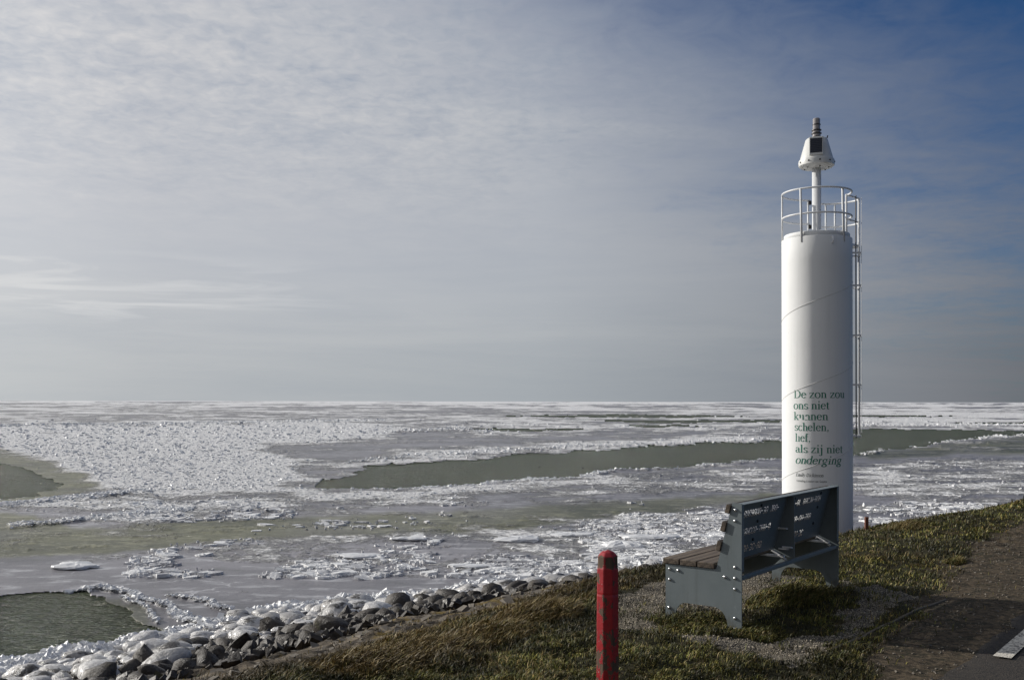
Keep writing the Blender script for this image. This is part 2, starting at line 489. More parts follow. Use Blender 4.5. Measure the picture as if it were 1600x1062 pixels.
# ice sheet
m_ice, t, b = new_mat('sea_ice')
v = t.node('ShaderNodeTexCoord').outputs['Object']
ro = t.attr('rough').outputs['Fac']; ol = t.attr('olive').outputs['Fac']
nA = t.noise(v, .7, 5, .6); nB = t.noise(v, 6, 5, .65); nC = t.noise(v, 28, 3, .6)
nL = t.noise(t.vm('MULTIPLY', v, (.10, .22, 1)), 1.0, 6, .62, .5)
nM = t.noise(t.vm('MULTIPLY', v, (.7, 1.5, 1)), 1.6, 6, .68, .3)
smooth_c = t.mix(t.step(nL, .32, .68), (.115, .112, .122), (.255, .245, .265))
smooth_c = t.mix(t.step(nM, .52, .66, 0, .8), smooth_c, (.46, .46, .48))
smooth_c = t.mix(t.step(nM, .44, .30, 0, .5), smooth_c, (.075, .08, .07))
crk = t.voro(t.vm('ADD', t.vm('MULTIPLY', v, (1, 1.5, 0)), t.vm('MULTIPLY', t.noise(v, .8, 4, .6, 0, True), (2.2, 2.2, 0))), .42, 'DISTANCE_TO_EDGE')
smooth_c = t.mix(t.m('MULTIPLY', t.step(crk, .0, .022, 1, 0), t.step(nA, .45, .6, 0, .7)), smooth_c, (.55, .55, .57))
oliv_c = t.mix(t.step(nL, .35, .65), (.040, .042, .018), (.128, .126, .062))
oliv_c = t.mix(t.step(nM, .5, .68, 0, .7), oliv_c, (.30, .29, .18))
oliv_c = t.mix(t.step(t.noise(t.vm('MULTIPLY', v, (1, 2, 1)), 4, 6, .75), .55, .66, 0, .6), oliv_c, (.50, .49, .38))
white_c = t.mix(nB, (.56, .56, .58), (.84, .84, .85))
c = t.mix(ol, smooth_c, oliv_c)
cov = t.noise(t.vm('MULTIPLY', v, (1.0, 1.25, 1)), .34, 11, .70, .35)      # crumbled snow cover, fractal from metres to centimetres
fine = t.noise(v, 5.5, 6, .72)
bs = t.attr('base').outputs['Fac']
w0 = t.m('ADD', cov, t.m('MULTIPLY', t.m('SUBTRACT', bs, .5), .62))
w0 = t.m('ADD', w0, t.m('MULTIPLY', t.m('SUBTRACT', fine, .5), .42))
rr = t.m('MAXIMUM', t.step(w0, .465, .60), t.step(t.m('ADD', ro, t.m('MULTIPLY', t.m('SUBTRACT', fine, .5), 1.1)), .35, .75))
rr = t.m('MULTIPLY', rr, t.m('SUBTRACT', 1.0, t.m('MULTIPLY', ol, t.step(bs, .3, .8, .8, .0))))
white_c = t.mix(t.step(fine, .34, .58), (.50, .50, .52), (.92, .92, .92))
c = t.mix(rr, c, white_c)
t.put(b.inputs['Base Color'], c)
t.put(b.inputs['Roughness'], t.step(rr, 0, 1, .40, .8))
t.put(b.inputs['Specular IOR Level'], t.step(rr, 0, 1, .28, .2))
lum = t.noise(t.vm('MULTIPLY', v, (1, 1, 1)), 2.4, 4, .62)
bh = t.m('ADD', t.m('MULTIPLY', lum, t.m('ADD', .10, t.m('MULTIPLY', rr, 2.2))), t.m('MULTIPLY', fine, t.m('ADD', .10, t.m('MULTIPLY', rr, 1.0))))
t.put(b.inputs['Normal'], t.bump(bh, 1.0, .16))
m_shard, t, b = new_mat('broken_ice')
v = t.node('ShaderNodeTexCoord').outputs['Object']
nA = t.noise(v, .9, 4, .6); nB = t.noise(v, 14, 4, .6)
c = t.mix(nB, (.60, .61, .63), (.87, .87, .87)); c = t.mix(t.step(nA, .45, .75, 0, .45), c, (.48, .48, .50))
t.put(b.inputs['Base Color'], c); b.inputs['Roughness'].default_value = .45
t.put(b.inputs['Normal'], t.bump(nB, .5, .02))

m_plate, t, b = new_mat('frozen_in_plates')
v = t.node('ShaderNodeTexCoord').outputs['Object']
c = t.mix(t.step(t.noise(v, 1.1, 6, .7), .35, .6), (.42, .42, .44), (.88, .88, .88))
t.put(b.inputs['Base Color'], c); b.inputs['Roughness'].default_value = .5
t.put(b.inputs['Normal'], t.bump(t.noise(v, 12, 5, .65), .8, .04))

# open water
m_water, t, b = new_mat('lake_water')
v = t.node('ShaderNodeTexCoord').outputs['Object']
w1 = t.noise(t.vm('MULTIPLY', v, (1.0, 1.6, 1)), 1.7, 3, .5, .6)
w2 = t.noise(t.vm('MULTIPLY', v, (1.0, 1.7, 1)), 5.5, 4, .55, .8)
w3 = t.noise(t.vm('MULTIPLY', v, (1.0, 1.3, 1)), 19, 3, .5, .4)
h = t.m('ADD', t.m('MULTIPLY', w1, 1.0), t.m('ADD', t.m('MULTIPLY', w2, .95), t.m('MULTIPLY', w3, .20)))
b.inputs['Base Color'].default_value = (.070, .074, .034, 1)
b.inputs['Roughness'].default_value = .12
b.inputs['Specular IOR Level'].default_value = .12
b.inputs['IOR'].default_value = 1.33
nb = t.bump(h, 1.0, .42)
df = t.node('ShaderNodeBsdfDiffuse'); df.inputs[0].default_value = (.058, .073, .033, 1); t.put(df.inputs['Normal'], nb)
gl = t.node('ShaderNodeBsdfGlossy'); gl.inputs['Roughness'].default_value = .14; t.put(gl.inputs['Normal'], nb)
mx = t.node('ShaderNodeMixShader'); fr_ = t.node('ShaderNodeFresnel'); fr_.inputs['IOR'].default_value = 1.33; t.put(fr_.inputs['Normal'], nb)
t.put(mx.inputs[0], t.m('MINIMUM', t.m('MULTIPLY_ADD', fr_.outputs[0], .75, .085), .5))
t.l.new(df.outputs[0], mx.inputs[1]); t.l.new(gl.outputs[0], mx.inputs[2])
t.l.new(mx.outputs[0], m_water.node_tree.nodes['Material Output'].inputs['Surface'])

# ------------------------------------------------------------------ terrain
def grid_mesh(name, S, Nn, zf, mats, drop=None, smooth=True):
    s, n = np.meshgrid(S, Nn, indexing='ij')
    z = zf(s, n); X, Y = xy(s, n)
    verts = np.stack([X, Y, z], -1).reshape(-1, 3)
    a, b_ = s.shape
    i = np.arange(a-1)[:, None]*b_ + np.arange(b_-1)[None, :]
    f = np.stack([i, i+b_, i+b_+1, i+1], -1).reshape(-1, 4)
    me = np_mesh(name, verts, f[:, ::-1], smooth)
    o = link(name, me, mats=mats)
    return o, s.ravel(), n.ravel()

S_ = np.unique(np.round(np.concatenate([np.linspace(-60, 2, 60), np.arange(2, 24, .055), np.linspace(24, 60, 120), np.linspace(60, 900, 80)]), 4))
N_ = np.unique(np.round(np.concatenate([np.linspace(-400, -12, 30), np.linspace(-12, 1.5, 40), np.arange(1.5, 14.2, .055), np.linspace(14.2, 30, 12)]), 4))
ground, gs, gn = grid_mesh('dike_ground', S_, N_, terr, [m_ground])
tag(ground, kind='structure')
gX, gY = xy(gs, gn)
# gravel areas, surveyed on the flat top
def gpoly(pts): return [gp(*p) for p in pts]
gravel_polys = [gpoly([(962, 925), (1000, 908), (1045, 898), (1250, 895), (1330, 915), (1365, 922), (1440, 930), (1400, 952), (1350, 975), (1300, 1003), (1290, 1030), (1230, 1040), (1150, 1020), (1040, 1000), (975, 985), (962, 960)])]
hole = gpoly([(1010, 972), (1035, 962), (1100, 952), (1160, 955), (1200, 935), (1232, 908), (1290, 905), (1345, 940), (1290, 985), (1160, 998), (1050, 990)])
jx = gX + (fbm(gX*3, gY*3, 21, 3)-.5)*.45; jy = gY + (fbm(gX*3, gY*3, 31, 3)-.5)*.45
gv = np.zeros(len(gs))
for P in gravel_polys: gv[pip(jx, jy, P)] = 1
gv[pip(jx, jy, hole)] = 0
def gravel_at(X, Y):
    jx = X + (fbm(X*3, Y*3, 21, 3)-.5)*.45; jy = Y + (fbm(X*3, Y*3, 31, 3)-.5)*.45
    r = np.zeros(X.shape, bool)
    for P in gravel_polys: r |= pip(jx, jy, P)
    return r & ~pip(jx, jy, hole)
def dirt_at(s, n):
    X, Y = xy(s, n)
    e = (fbm(X*1.5, Y*1.5, 41, 4)-.5)
    wid = np.interp(s, [0, 5, 7, 9, 10.5, 14, 30], [1.95, 2.0, 2.15, 2.3, 2.75, 2.85, 2.8])
    return 1-sstep(n+e*.7, wid-.12, wid+.18)
dv = dirt_at(gs, gn)
gu = uco(gs, gn)
en = (fbm(gX*1.1, gY*1.1, 51, 4)-.5)*.16
rvv = sstep(gu+en, .10, .20)
rvv[gs > 24] *= 0
set_attr(ground.data, 'gravel', gv); set_attr(ground.data, 'dirt', dv*(gn > -2.9)); set_attr(ground.data, 'revet', rvv)

# road, line
def roadz(s, n): return np.full(np.shape(s), -1.598) + (fbm(s*2, n*2, 61, 2)-.5)*.004
RS = np.concatenate([np.linspace(-60, 3, 40), np.arange(3, 16, .06), np.linspace(16, 60, 80), np.linspace(60, 900, 60)])
s2 = np.unique(np.round(RS, 3))
edge = 1.69 + (fbm(s2*2.3, s2*0, 71, 4)-.5)*.16
cols = np.linspace(0, 1, 12)
Nr = edge[:, None]*cols[None, :] + (-2.6)*(1-cols[None, :])
Sr = np.repeat(s2[:, None], 12, 1)
X, Y = xy(Sr, Nr); Z = roadz(Sr, Nr)
Z[:, -1] -= .016; Z[:, 0] -= .02
i = np.arange(len(s2)-1)[:, None]*12 + np.arange(11)[None, :]
fr = np.stack([i, i+1, i+13, i+12], -1).reshape(-1, 4)
road = link('road', np_mesh('road', np.stack([X, Y, Z], -1).reshape(-1, 3), fr, True), mats=[m_asph])
tag(road, kind='structure')
V = []; Fq = []
for k in range(-6, 40):
    a = 6.80 + k*3.0
    for q_ in range(6):
        s0, s1 = a+q_*.25, a+(q_+1)*.25
        b0 = len(V)
        for ss, nn in ((s0, 1.365), (s1, 1.365), (s1, 1.47), (s0, 1.47)):
            x, y = xy(ss, nn); V.append((x, y, -1.5905))
        Fq.append((b0, b0+1, b0+2, b0+3))
line = link('road_marking', np_mesh('road_marking', np.array(V), np.array(Fq)), mats=[m_line])
tag(line, kind='structure')

# half buried timber edging along the shoulder
m_edge = mat_plain('weathered_edging', (.14, .115, .085), .9, var=.4, bump_s=.6)
bm = bmesh.new()
pts = []
for i in range(18):
    px, py = 1290+(1478-1290)*i/17, 1018+(934-1018)*i/17
    x, y = gp(px, py); s0, n0 = sn(x, y)
    pts.append((x, y, float(terr(s0, n0)) + .002))
add_tube(bm, pts, .013, 6)
edg = link('path_edging', bm_mesh(bm, 'path_edging'), mats=[m_edge])
tag(edg, 'low weathered timber edging half buried between the gravel and the road shoulder', 'path edging')

# ------------------------------------------------------------------ lake
V = []; R_ = 40000
water = link('lake_water', np_mesh('lake_water', np.array([(-R_, -R_, SEA), (R_, -R_, SEA), (R_, R_, SEA), (-R_, R_, SEA)]), np.array([[0, 1, 2, 3]])), mats=[m_water])
tag(water, kind='structure')

# layout of leads, rubble and slush, surveyed on the lake plane
LEADS = [
 [(492, 763), (555, 740), (585, 728), (700, 719), (900, 704), (1100, 692), (1222, 687), (1300, 671), (1345, 668), (1700, 675), (2200, 672), (2200, 676), (1700, 679), (1600, 679), (1530, 684), (1480, 688), (1420, 699), (1360, 706), (1300, 709), (1222, 716), (1130, 722), (1050, 728), (900, 743), (760, 755), (650, 764), (570, 767)],
 [(-300, 725), (0, 727), (45, 735), (78, 752), (85, 766), (40, 776), (0, 782), (-300, 800)],
 [(-400, 955), (0, 936), (70, 926), (150, 926), (178, 945), (205, 965), (232, 978), (243, 988), (170, 1010), (0, 1040), (-400, 1130)],
 [(770, 650), (980, 648), (1190, 649.5), (1060, 651.2), (900, 651.5)],
 [(930, 656), (1110, 656.5), (1224, 656), (1224, 658.5), (1050, 659.5), (960, 658)],
 [(980, 664), (1060, 663.2), (1095, 665.5), (1010, 667)],
 [(720, 671), (800, 669.5), (915, 670), (905, 672), (780, 673)],
 [(1230, 649), (1400, 648), (1500, 649), (1380, 650.5)],
 [(1480, 659.5), (1560, 658.8), (1700, 659), (1700, 661), (1540, 661)],
]
RUBBLE = [   # polygon, strength
 ([(360, 694), (440, 700), (540, 724), (600, 736), (560, 742), (500, 762), (400, 768), (380, 716)], .56),
 ([(-300, 668), (330, 663), (560, 659), (640, 668), (612, 684), (500, 690), (370, 694), (420, 716), (470, 742), (440, 756), (400, 766), (220, 778), (150, 768), (105, 722), (0, 700), (-300, 690)], .95),
 ([(380, 770), (520, 760), (600, 765), (900, 746), (950, 748), (900, 758), (760, 778), (600, 790), (420, 790)], .72),
 ([(0, 790), (240, 775), (520, 765), (600, 790), (430, 800), (180, 822), (0, 800)], .62),
 ([(540, 722), (620, 708), (900, 692), (1222, 676), (1222, 688), (1100, 694), (900, 705), (600, 726)], .78),
 ([(1335, 730), (1420, 716), (1700, 712), (2200, 712), (2200, 790), (1700, 775), (1500, 790), (1335, 800)], .56),
 ([(880, 752), (1060, 738), (1222, 726), (1222, 765), (1040, 775), (900, 778)], .52),
 ([(640, 655), (900, 661), (1222, 659), (1222, 676), (1000, 672), (750, 680), (640, 668)], .66),
 ([(1340, 640), (2200, 640), (2200, 668), (1345, 667)], .66),
 ([(420, 640), (1222, 634), (1222, 648), (700, 656), (420, 652)], .50),
 ([(740, 835), (900, 800), (1222, 790), (1222, 870), (1040, 885), (900, 890), (780, 870)], .52),
 ([(180, 868), (430, 840), (740, 830), (900, 890), (800, 905), (620, 890)], .46),
]
OLIVE = [
 ([(-300, 800), (0, 800), (120, 826), (400, 812), (700, 800), (1000, 782), (1222, 768), (1222, 782), (1000, 806), (700, 838), (400, 842), (200, 862), (0, 876), (-300, 900)], .95),
 ([(-300, 690), (0, 700), (60, 716), (108, 722), (160, 768), (80, 780), (0, 788), (-300, 800)], 1.0),
 ([(160, 938), (200, 940), (235, 965), (250, 985), (225, 992), (200, 975)], .8),
 ([(1335, 707), (1420, 700), (1500, 690), (1600, 681), (2200, 677), (2200, 705), (1600, 706), (1450, 712), (1335, 718)], .85),
]
RIDGES = [
 ([(540, 724), (620, 715), (760, 706), (900, 699), (1100, 692), (1222, 686)], 1.8, .7),
 ([(590, 766), (700, 762), (800, 753), (900, 746), (950, 741)], 2.2, .75),
 ([(940, 741), (1060, 730), (1140, 724), (1222, 718)], .9, .8),
 ([(-200, 800), (0, 792), (90, 783), (150, 778), (235, 771)], 3.5, 1.0),
 ([(25, 826), (70, 821), (120, 815), (200, 807), (300, 799)], 4.0, 1.0),
 ([(135, 925), (165, 924), (200, 930), (236, 944), (268, 958), (296, 972), (320, 984)], 3.0, 1.0),
 ([(200, 938), (228, 956), (256, 976)], 1.4, .8),
 ([(262, 934), (305, 941), (352, 956)], 2.0, .8),
 ([(0, 938), (70, 928), (140, 925)], 1.6, .7),
 ([(1335, 705), (1365, 706), (1400, 698), (1445, 694), (1500, 685), (1560, 681), (1700, 677)], 2.2, 1.0),
 ([(-200, 671), (0, 668), (200, 665), (400, 661), (600, 657)], 1.8, .9),
 ([(620, 676), (700, 672), (760, 674)], 2.2, .8),
 ([(1345, 664), (1450, 664), (1560, 663), (1700, 665)], 2.0, .9),
]
def project(X, Y): return 800+F*X/Y, 627-F*SEA/Y
def jitter(px, py, X, Y):
    a = np.clip((py-627)/60, .15, 1.6)
    nx = fbm(X*.8+5, Y*.8, 101, 4); ny = fbm(X*.8, Y*.8+9, 111, 4)
    nx2 = fbm(px*.02, py*.08, 131, 4); ny2 = fbm(px*.02+40, py*.08, 141, 4)
    return px+((nx-.5)*26+(nx2-.5)*60)*a*.8, py+((ny-.5)*5+(ny2-.5)*6)*a
def lead_mask(X, Y):
    px, py = project(X, Y); jx, jy = jitter(px, py, X, Y)
    m = np.zeros(px.shape, bool)
    for P in LEADS: m |= pip(jx, jy, P)
    return m
def class_fields(X, Y):
    px, py = project(X, Y); jx, jy = jitter(px, py, X, Y)
    base = np.full(px.shape, .36)
    # far belt: paler and more broken
    base = np.maximum(base, .50*(1-sstep(py, 660, 676)))
    base = np.maximum(base, .78*(1-sstep(py, 629.5, 632)))
    for P, v_ in RUBBLE:
        base[pip(jx, jy, P)] = v_
    base[pip(jx, jy, [(-300, 882), (0, 880), (300, 874), (470, 888), (640, 905), (760, 925), (500, 1000), (-300, 1250)])] = .06
    oliv = np.zeros(px.shape)
    for P, v_ in OLIVE: oliv[pip(jx, jy, P)] = v_
    ridge = np.zeros(px.shape)
    for L, wd, st in RIDGES:
        wob = 1 + (fbm(X*1.3, Y*1.3, 151, 3)-.5)*1.6
        ridge = np.maximum(ridge, st*(1-sstep(seg_dist(jx*.6+px*.4, jy*.6+py*.4, L, 2.0), wd*.9, wd*2.4*wob+.3)))
    return base, oliv, ridge
def patches(X, Y):
    """broken-ice pattern whose grain follows what is there at each distance"""
    out = 0; tw = 0
    for k, sc in enumerate((.45, 1.5, 5, 18, 65, 240)):
        wgt = np.exp(-(np.log(Y/(sc*26))/1.0)**2)
        out = out + wgt*fbm(X/sc/1.5, Y/sc*.8, 200+k, 5, .72); tw = tw+wgt
    return out/(tw+1e-6)

NC, NR = 1320, 440
apx = np.linspace(-230, 1830, NC)
# rows from the shore out to the horizon; spacing grows with distance
apy = 627 + np.concatenate([np.linspace(1150-627, 1.2, NR-8), np.array([.8, .55, .4, .3, .22, .17, .14, .13])])
PXg, PYg = np.meshgrid(apx, apy)
Yg = -F*SEA/(PYg-627); Xg = (PXg-800)/F*Yg
Xg = Xg + (nrng.random(Xg.shape)-.5)*(2060/NC)*.5/F*Yg
lead = lead_mask(Xg, Yg)
base, oliv, ridge = class_fields(Xg, Yg)
def blur(a, n=1):
    for _ in range(n):
        p = np.pad(a, 1, mode='edge')
        a = (p[:-2, 1:-1]+p[2:, 1:-1]+p[1:-1, :-2]+p[1:-1, 2:]+2*p[1:-1, 1:-1])/6
    return a
def box(a, rx, ry):
    for ax_, r_ in ((1, rx), (0, ry)):
        p = np.pad(a, [(r_+1, r_) if k_ == ax_ else (0, 0) for k_ in (0, 1)], mode='edge').cumsum(ax_)
        a = (np.take(p, range(2*r_+1, p.shape[ax_]), ax_)-np.take(p, range(0, p.shape[ax_]-2*r_-1), ax_))/(2*r_+1)
    return a
base = box(box(base, 12, 3), 12, 3)
leadb = box(box(lead.astype(float), 5, 2), 5, 2); oliv = blur(oliv, 10)
pt = patches(Xg, Yg)
field_r = np.clip(sstep(pt, .80-base*.72, .85-base*.60)*np.clip(base*3.2, 0, 1), 0, 1)
rough = ridge.copy()
rough = blur(rough, 1)
oliv = np.clip(oliv*(.5+fbm(Xg*.35, Yg*.18, 161, 4)*1.0), 0, 1)
dist_amp = np.clip(Yg/40, .55, 2.0)
hN = fbm(Xg*2.2, Yg*2.2, 171, 4, .6)
hR = ridged(Xg*1.0, Yg*1.0, 181, 3)
Zg = SEA + .014 + (1-.85*np.clip(leadb*2.2, 0, 1))*np.maximum(field_r*.8, ridge)*(.01+.075*hN*dist_amp) + ridge*.09*hN*dist_amp*(1-.6*np.clip(leadb*2.2, 0, 1)) + (fbm(Xg*.5, Yg*.5, 191, 3)-.5)*.02
# ice foot piled up on the shore
gs_, gn_ = sn(Xg, Yg)
us = gn_-shore(gs_)
jf = (fbm(Xg*1.6, Yg*1.6, 211, 4)-.5)*.9
foot = (1-sstep(us+jf, .05, .5))*(Yg < 60)
lump = fbm(Xg*2.8, Yg*2.8, 221, 4, .55)
Zg = Zg + foot*(.03+.14*np.clip(lump-.28, 0, 1)) * sstep(us, -2.2, -.2)
Zg = Zg + foot*np.maximum(terr(gs_, gn_, False)-SEA, 0)*.8*sstep(-us, 0, .6)*(us > -1.2)
rough = np.maximum(rough, foot)
lead &= ~(foot > .4)
lead &= ~(us < .25)
far_cut = gn_ < shore(gs_)-2.2
vi = np.arange(NR*NC).reshape(NR, NC)
quad = np.stack([vi[:-1, :-1], vi[:-1, 1:], vi[1:, 1:], vi[1:, :-1]], -1)
lk = lead; bad = lk[:-1, :-1].astype(int)+lk[:-1, 1:]+lk[1:, 1:]+lk[1:, :-1] >= 2
bad |= (far_cut[:-1, :-1] & far_cut[1:, 1:])
# edges of the ice dip below the water so the sheet shows its thickness
Zg = np.where(lead, SEA-.05, Zg)
qs = quad[~bad]
ice = link('sea_ice', np_mesh('sea_ice', np.stack([Xg, Yg, Zg], -1).reshape(-1, 3), qs, False), mats=[m_ice])
ice.data.polygons.foreach_set('use_smooth', np.ones(len(qs), bool))
set_attr(ice.data, 'rough', rough.ravel()); kf = .9+1.5*sstep(Yg, 40, 160)
set_attr(ice.data, 'base', np.clip(base+(pt-.5)*kf+.10*sstep(Yg, 60, 200), -.4, 1.4).ravel()); set_attr(ice.data, 'olive', oliv.ravel())
tag(ice, kind='structure')
# the ice goes on outside the picture: coarse sheets left, right and behind
V = []; Fc = []
def coarse(x0, x1, y0, y1, n):
    xs = np.linspace(x0, x1, n); ys = np.linspace(y0, y1, n)
    X, Y = np.meshgrid(xs, ys)
    return X, Y
ang = np.concatenate([np.linspace(math.radians(33.6), math.radians(36.5), 3), np.linspace(math.radians(-180), math.radians(-42.0), 60)])
def fan(a0, a1, k, name):
    A = np.radians(np.linspace(a0, a1, k)); Rr = 1/np.linspace(1/9.0, 1/30000, 220)
    AA, RR = np.meshgrid(A, Rr)
    X = RR*np.sin(AA); Y = RR*np.cos(AA)
    s0, n0 = sn(X, Y)
    z = SEA+.03+.05*fbm(X*.9, Y*.9, 171, 3)
    ii = np.arange(RR.size).reshape(RR.shape)
    q4 = np.stack([ii[:-1, :-1], ii[:-1, 1:], ii[1:, 1:], ii[1:, :-1]], -1)
    keep = (n0 > shore(s0)+.2)[:-1, :-1]
    q4 = q4[keep]
    o = link(name, np_mesh(name, np.stack([X, Y, z], -1).reshape(-1, 3), q4, True), mats=[m_ice])
    set_attr(o.data, 'rough', (sstep(fbm(X*.25, Y*.25, 231, 4), .4, .7)*.8).ravel()); set_attr(o.data, 'olive', np.zeros(X.size)); set_attr(o.data, 'base', (.25+.6*sstep(fbm(X*.05, Y*.05, 241, 4), .4, .65)).ravel())
    return o
tag(fan(-33.55, -130, 300, 'sea_ice'), kind='structure')
tag(fan(37.5, 33.55, 14, 'sea_ice'), kind='structure')

# broken ice blocks ----------------------------------------------------------
cube = np.array([(-1,-1,-1),(1,-1,-1),(1,1,-1),(-1,1,-1),(-1,-1,1),(1,-1,1),(1,1,1),(-1,1,1)], float)*.5
cf = np.array([(0,3,2,1),(4,5,6,7),(0,1,5,4),(1,2,6,5),(2,3,7,6),(3,0,4,7)])
def shard_mesh(name, P, size, flat, tilt, rng):
    n = len(P)
    v = cube[None].repeat(n, 0) * (1+(rng.random((n, 8, 3))-.5)*.75)
    dims = np.stack([size*(.7+.6*rng.random(n)), size*(.6+.5*rng.random(n)), size*flat*(.6+.8*rng.random(n))], -1)
    v = v*dims[:, None, :]
    rz = rng.random(n)*2*PI; rx = (rng.random(n)-.5)*2*tilt; ry = (rng.random(n)-.5)*2*tilt
    def rot(v, a, i, j):
        c, s = np.cos(a)[:, None], np.sin(a)[:, None]
        x, y = v[..., i].copy(), v[..., j].copy()
        v[..., i] = x*c-y*s; v[..., j] = x*s+y*c
    rot(v, rx, 1, 2); rot(v, ry, 0, 2); rot(v, rz, 0, 1)
    v += P[:, None, :]
    f = (cf[None]+np.arange(n)[:, None, None]*8).reshape(-1, 4)
    return np_mesh(name, v.reshape(-1, 3), f, False)
def plate_mesh(name, P, size, rng):
    n = len(P); K = 9
    a = np.linspace(0, 2*PI, K, endpoint=False)[None]+rng.random((n, K))*.45
    rr = size[:, None]*.5*(.55+.75*rng.random((n, K))); st = .8+.9*rng.random((n, 1))
    th = (.010+.028*rng.random(n))
    X = rr*np.cos(a)*st; Y = rr*np.sin(a)
    v = np.zeros((n, 2*K, 3)); v[:, :K, 0] = X*1.05; v[:, :K, 1] = Y*1.05; v[:, K:, 0] = X; v[:, K:, 1] = Y
    v[:, :K, 2] = -.03; v[:, K:, 2] = th[:, None]*(1+(rng.random((n, K))-.5)*1.2)
    tx = (rng.random((n, 1))-.5)*.25; ty = (rng.random((n, 1))-.5)*.25
    v[..., 2] += v[..., 0]*tx+v[..., 1]*ty
    v += P[:, None, :]
    b0 = np.arange(n)[:, None, None]*2*K
    k = np.arange(K); side = np.stack([k, (k+1) % K, (k+1) % K+K, k+K], -1)[None]+b0
    top = (np.arange(K)+K)[None]+b0[:, 0]
    return np_mesh(name, v.reshape(-1, 3), [side.reshape(-1, 4), top.reshape(-1, K)], False)
def sample_ice(n, prob):
    """pick grid nodes of the sheet with probability prob"""
    p = prob.ravel().astype(float); p /= p.sum()
    k = nrng.choice(p.size, n, p=p)
    jx = (nrng.random(n)-.5)*1.3*(2060/NC)/F*Yg.ravel()[k]
    dY = np.abs(np.gradient(Yg, axis=0)).ravel()[k]
    jy = (nrng.random(n)-.5)*1.3*dY
    return Xg.ravel()[k]+jx, Yg.ravel()[k]+jy, Zg.ravel()[k], k
okz = (~lead) & (Yg < 420) & (us > .4) & (PXg > -120) & (PXg < 1720)
pr = okz*(field_r**2*np.clip(base-.45, 0, 1)*1.1+ridge*2.6)*(1-foot)*(1-.9*(oliv > .3)*(ridge < .2))
X, Y, Z, k = sample_ice(19000, pr)
sz = (.03+.085*nrng.random(len(X))**3)*np.clip(Y/38, .7, 3.2)
P = np.stack([X, Y, Z+sz*.05], -1)
rub = link('ice_rubble', shard_mesh('ice_rubble', P, sz, .42, .45, nrng), mats=[m_shard])
tag(rub, 'white broken ice rubble and ridges scattered over the frozen lake', 'ice rubble', kind='stuff')
# jagged plates along the shore
pr = (foot > .3)*(us > -.45)*(us < .75)*(Yg < 34)*(PXg > -120)*(PXg < 1300)/(Yg)
X, Y, Z, k = sample_ice(5200, pr)
sz = (.025+.08*nrng.random(len(X))**2.5)
rub2 = link('shore_ice', shard_mesh('shore_ice', np.stack([X, Y, Z+sz*.1], -1), sz, .45, .8, nrng), mats=[m_shard])
tag(rub2, 'crumpled white ice piled along the waterline against the boulders', 'shore ice', kind='stuff')
# small flat plates frozen into the grey ice in front
pr = okz*(PYg > 785)*(PYg < 905)*sstep(fbm(Xg*.55, Yg*.22, 251, 4), .45, .6)*(PXg > 200)*Yg/30.*(1-oliv)
X, Y, Z, k = sample_ice(4200, pr)
sz = .04+.34*nrng.random(len(X))**5
rub3 = link('ice_plates', plate_mesh('ice_plates', np.stack([X, Y, Z*0+SEA+.03], -1), sz, nrng), mats=[m_plate])
tag(rub3, 'small flat ice plates frozen into the grey ice beyond the boulders', 'ice plates', kind='stuff')

# larger floes one can pick out
def floe_mesh(r, th, seed, wobble=.35, el=1.0):
    rg = random.Random(seed); bm = bmesh.new(); n = 22
    ph = [rg.uniform(0, 6.28) for _ in range(4)]
    rings = []
    for (kr, z) in ((.97, -th*.5), (1.0, th*.15), (.93, th*.5), (.72, th*.68), (.40, th*.9)):
        ring = []
        for i in range(n):
            a = 2*PI*i/n
            rr = r*kr*(1+wobble*(.5*math.sin(2*a+ph[0])+.35*math.sin(3*a+ph[1])+.25*math.sin(5*a+ph[2])) + rg.uniform(-.05, .05))
            ring.append(bm.verts.new((rr*math.cos(a)*el, rr*math.sin(a), z+rg.uniform(-.18, .18)*th*(kr < .99))))
        rings.append(ring)
    for a, b_ in zip(rings, rings[1:]):
        for i in range(n): bm.faces.new((a[i], a[(i+1) % n], b_[(i+1) % n], b_[i]))
    bm.faces.new(rings[0][::-1])
    c_ = bm.verts.new((0, 0, th*.95))
    for i in range(n): bm.faces.new((rings[-1][i], rings[-1][(i+1) % n], c_))
    return bm_mesh(bm, 'ice_floe')
for (px, py, r, th, el_, lab) in [
    (972, 856, .42, .11, 1.2, 'small rounded white ice floe just beyond the red post'),
    (812, 846, .42, .07, 1.2, 'lumpy white ice floe left of the rounded one beyond the red post'),
    (1012, 842, .40, .06, 1.5, 'low white ice floe between the red post and the bench seat'),
    (892, 838, .30, .04, 1.5, 'flat pale ice floe between the two lumpy ones beyond the red post'),
    (560, 872, .30, .03, 1.7, 'thin grey-white ice floe far left of the red post, nearest the smooth grey ice'),
    (735, 888, .26, .03, 1.6, 'thin ice floe above the middle of the row of boulders'),
    (118, 889, .30, .05, 1.6, 'lone small white ice floe on the smooth grey ice at the far left'),
    (640, 845, .28, .04, 1.4, 'pale ice floe at the near edge of the olive green ice band')]:
    Y = -F*SEA/(py-627); X = (px-800)/F*Y
    me = floe_mesh(r, th, int(px), el=el_)
    o = link('ice_floe', me, loc=(X, Y, SEA+.06), rot=(rnd.uniform(-.03, .03), rnd.uniform(-.03, .03), rnd.uniform(-.3, .3)), mats=[m_shard])
    tag(o, lab, 'ice floe', 'loose ice floes near the shore')

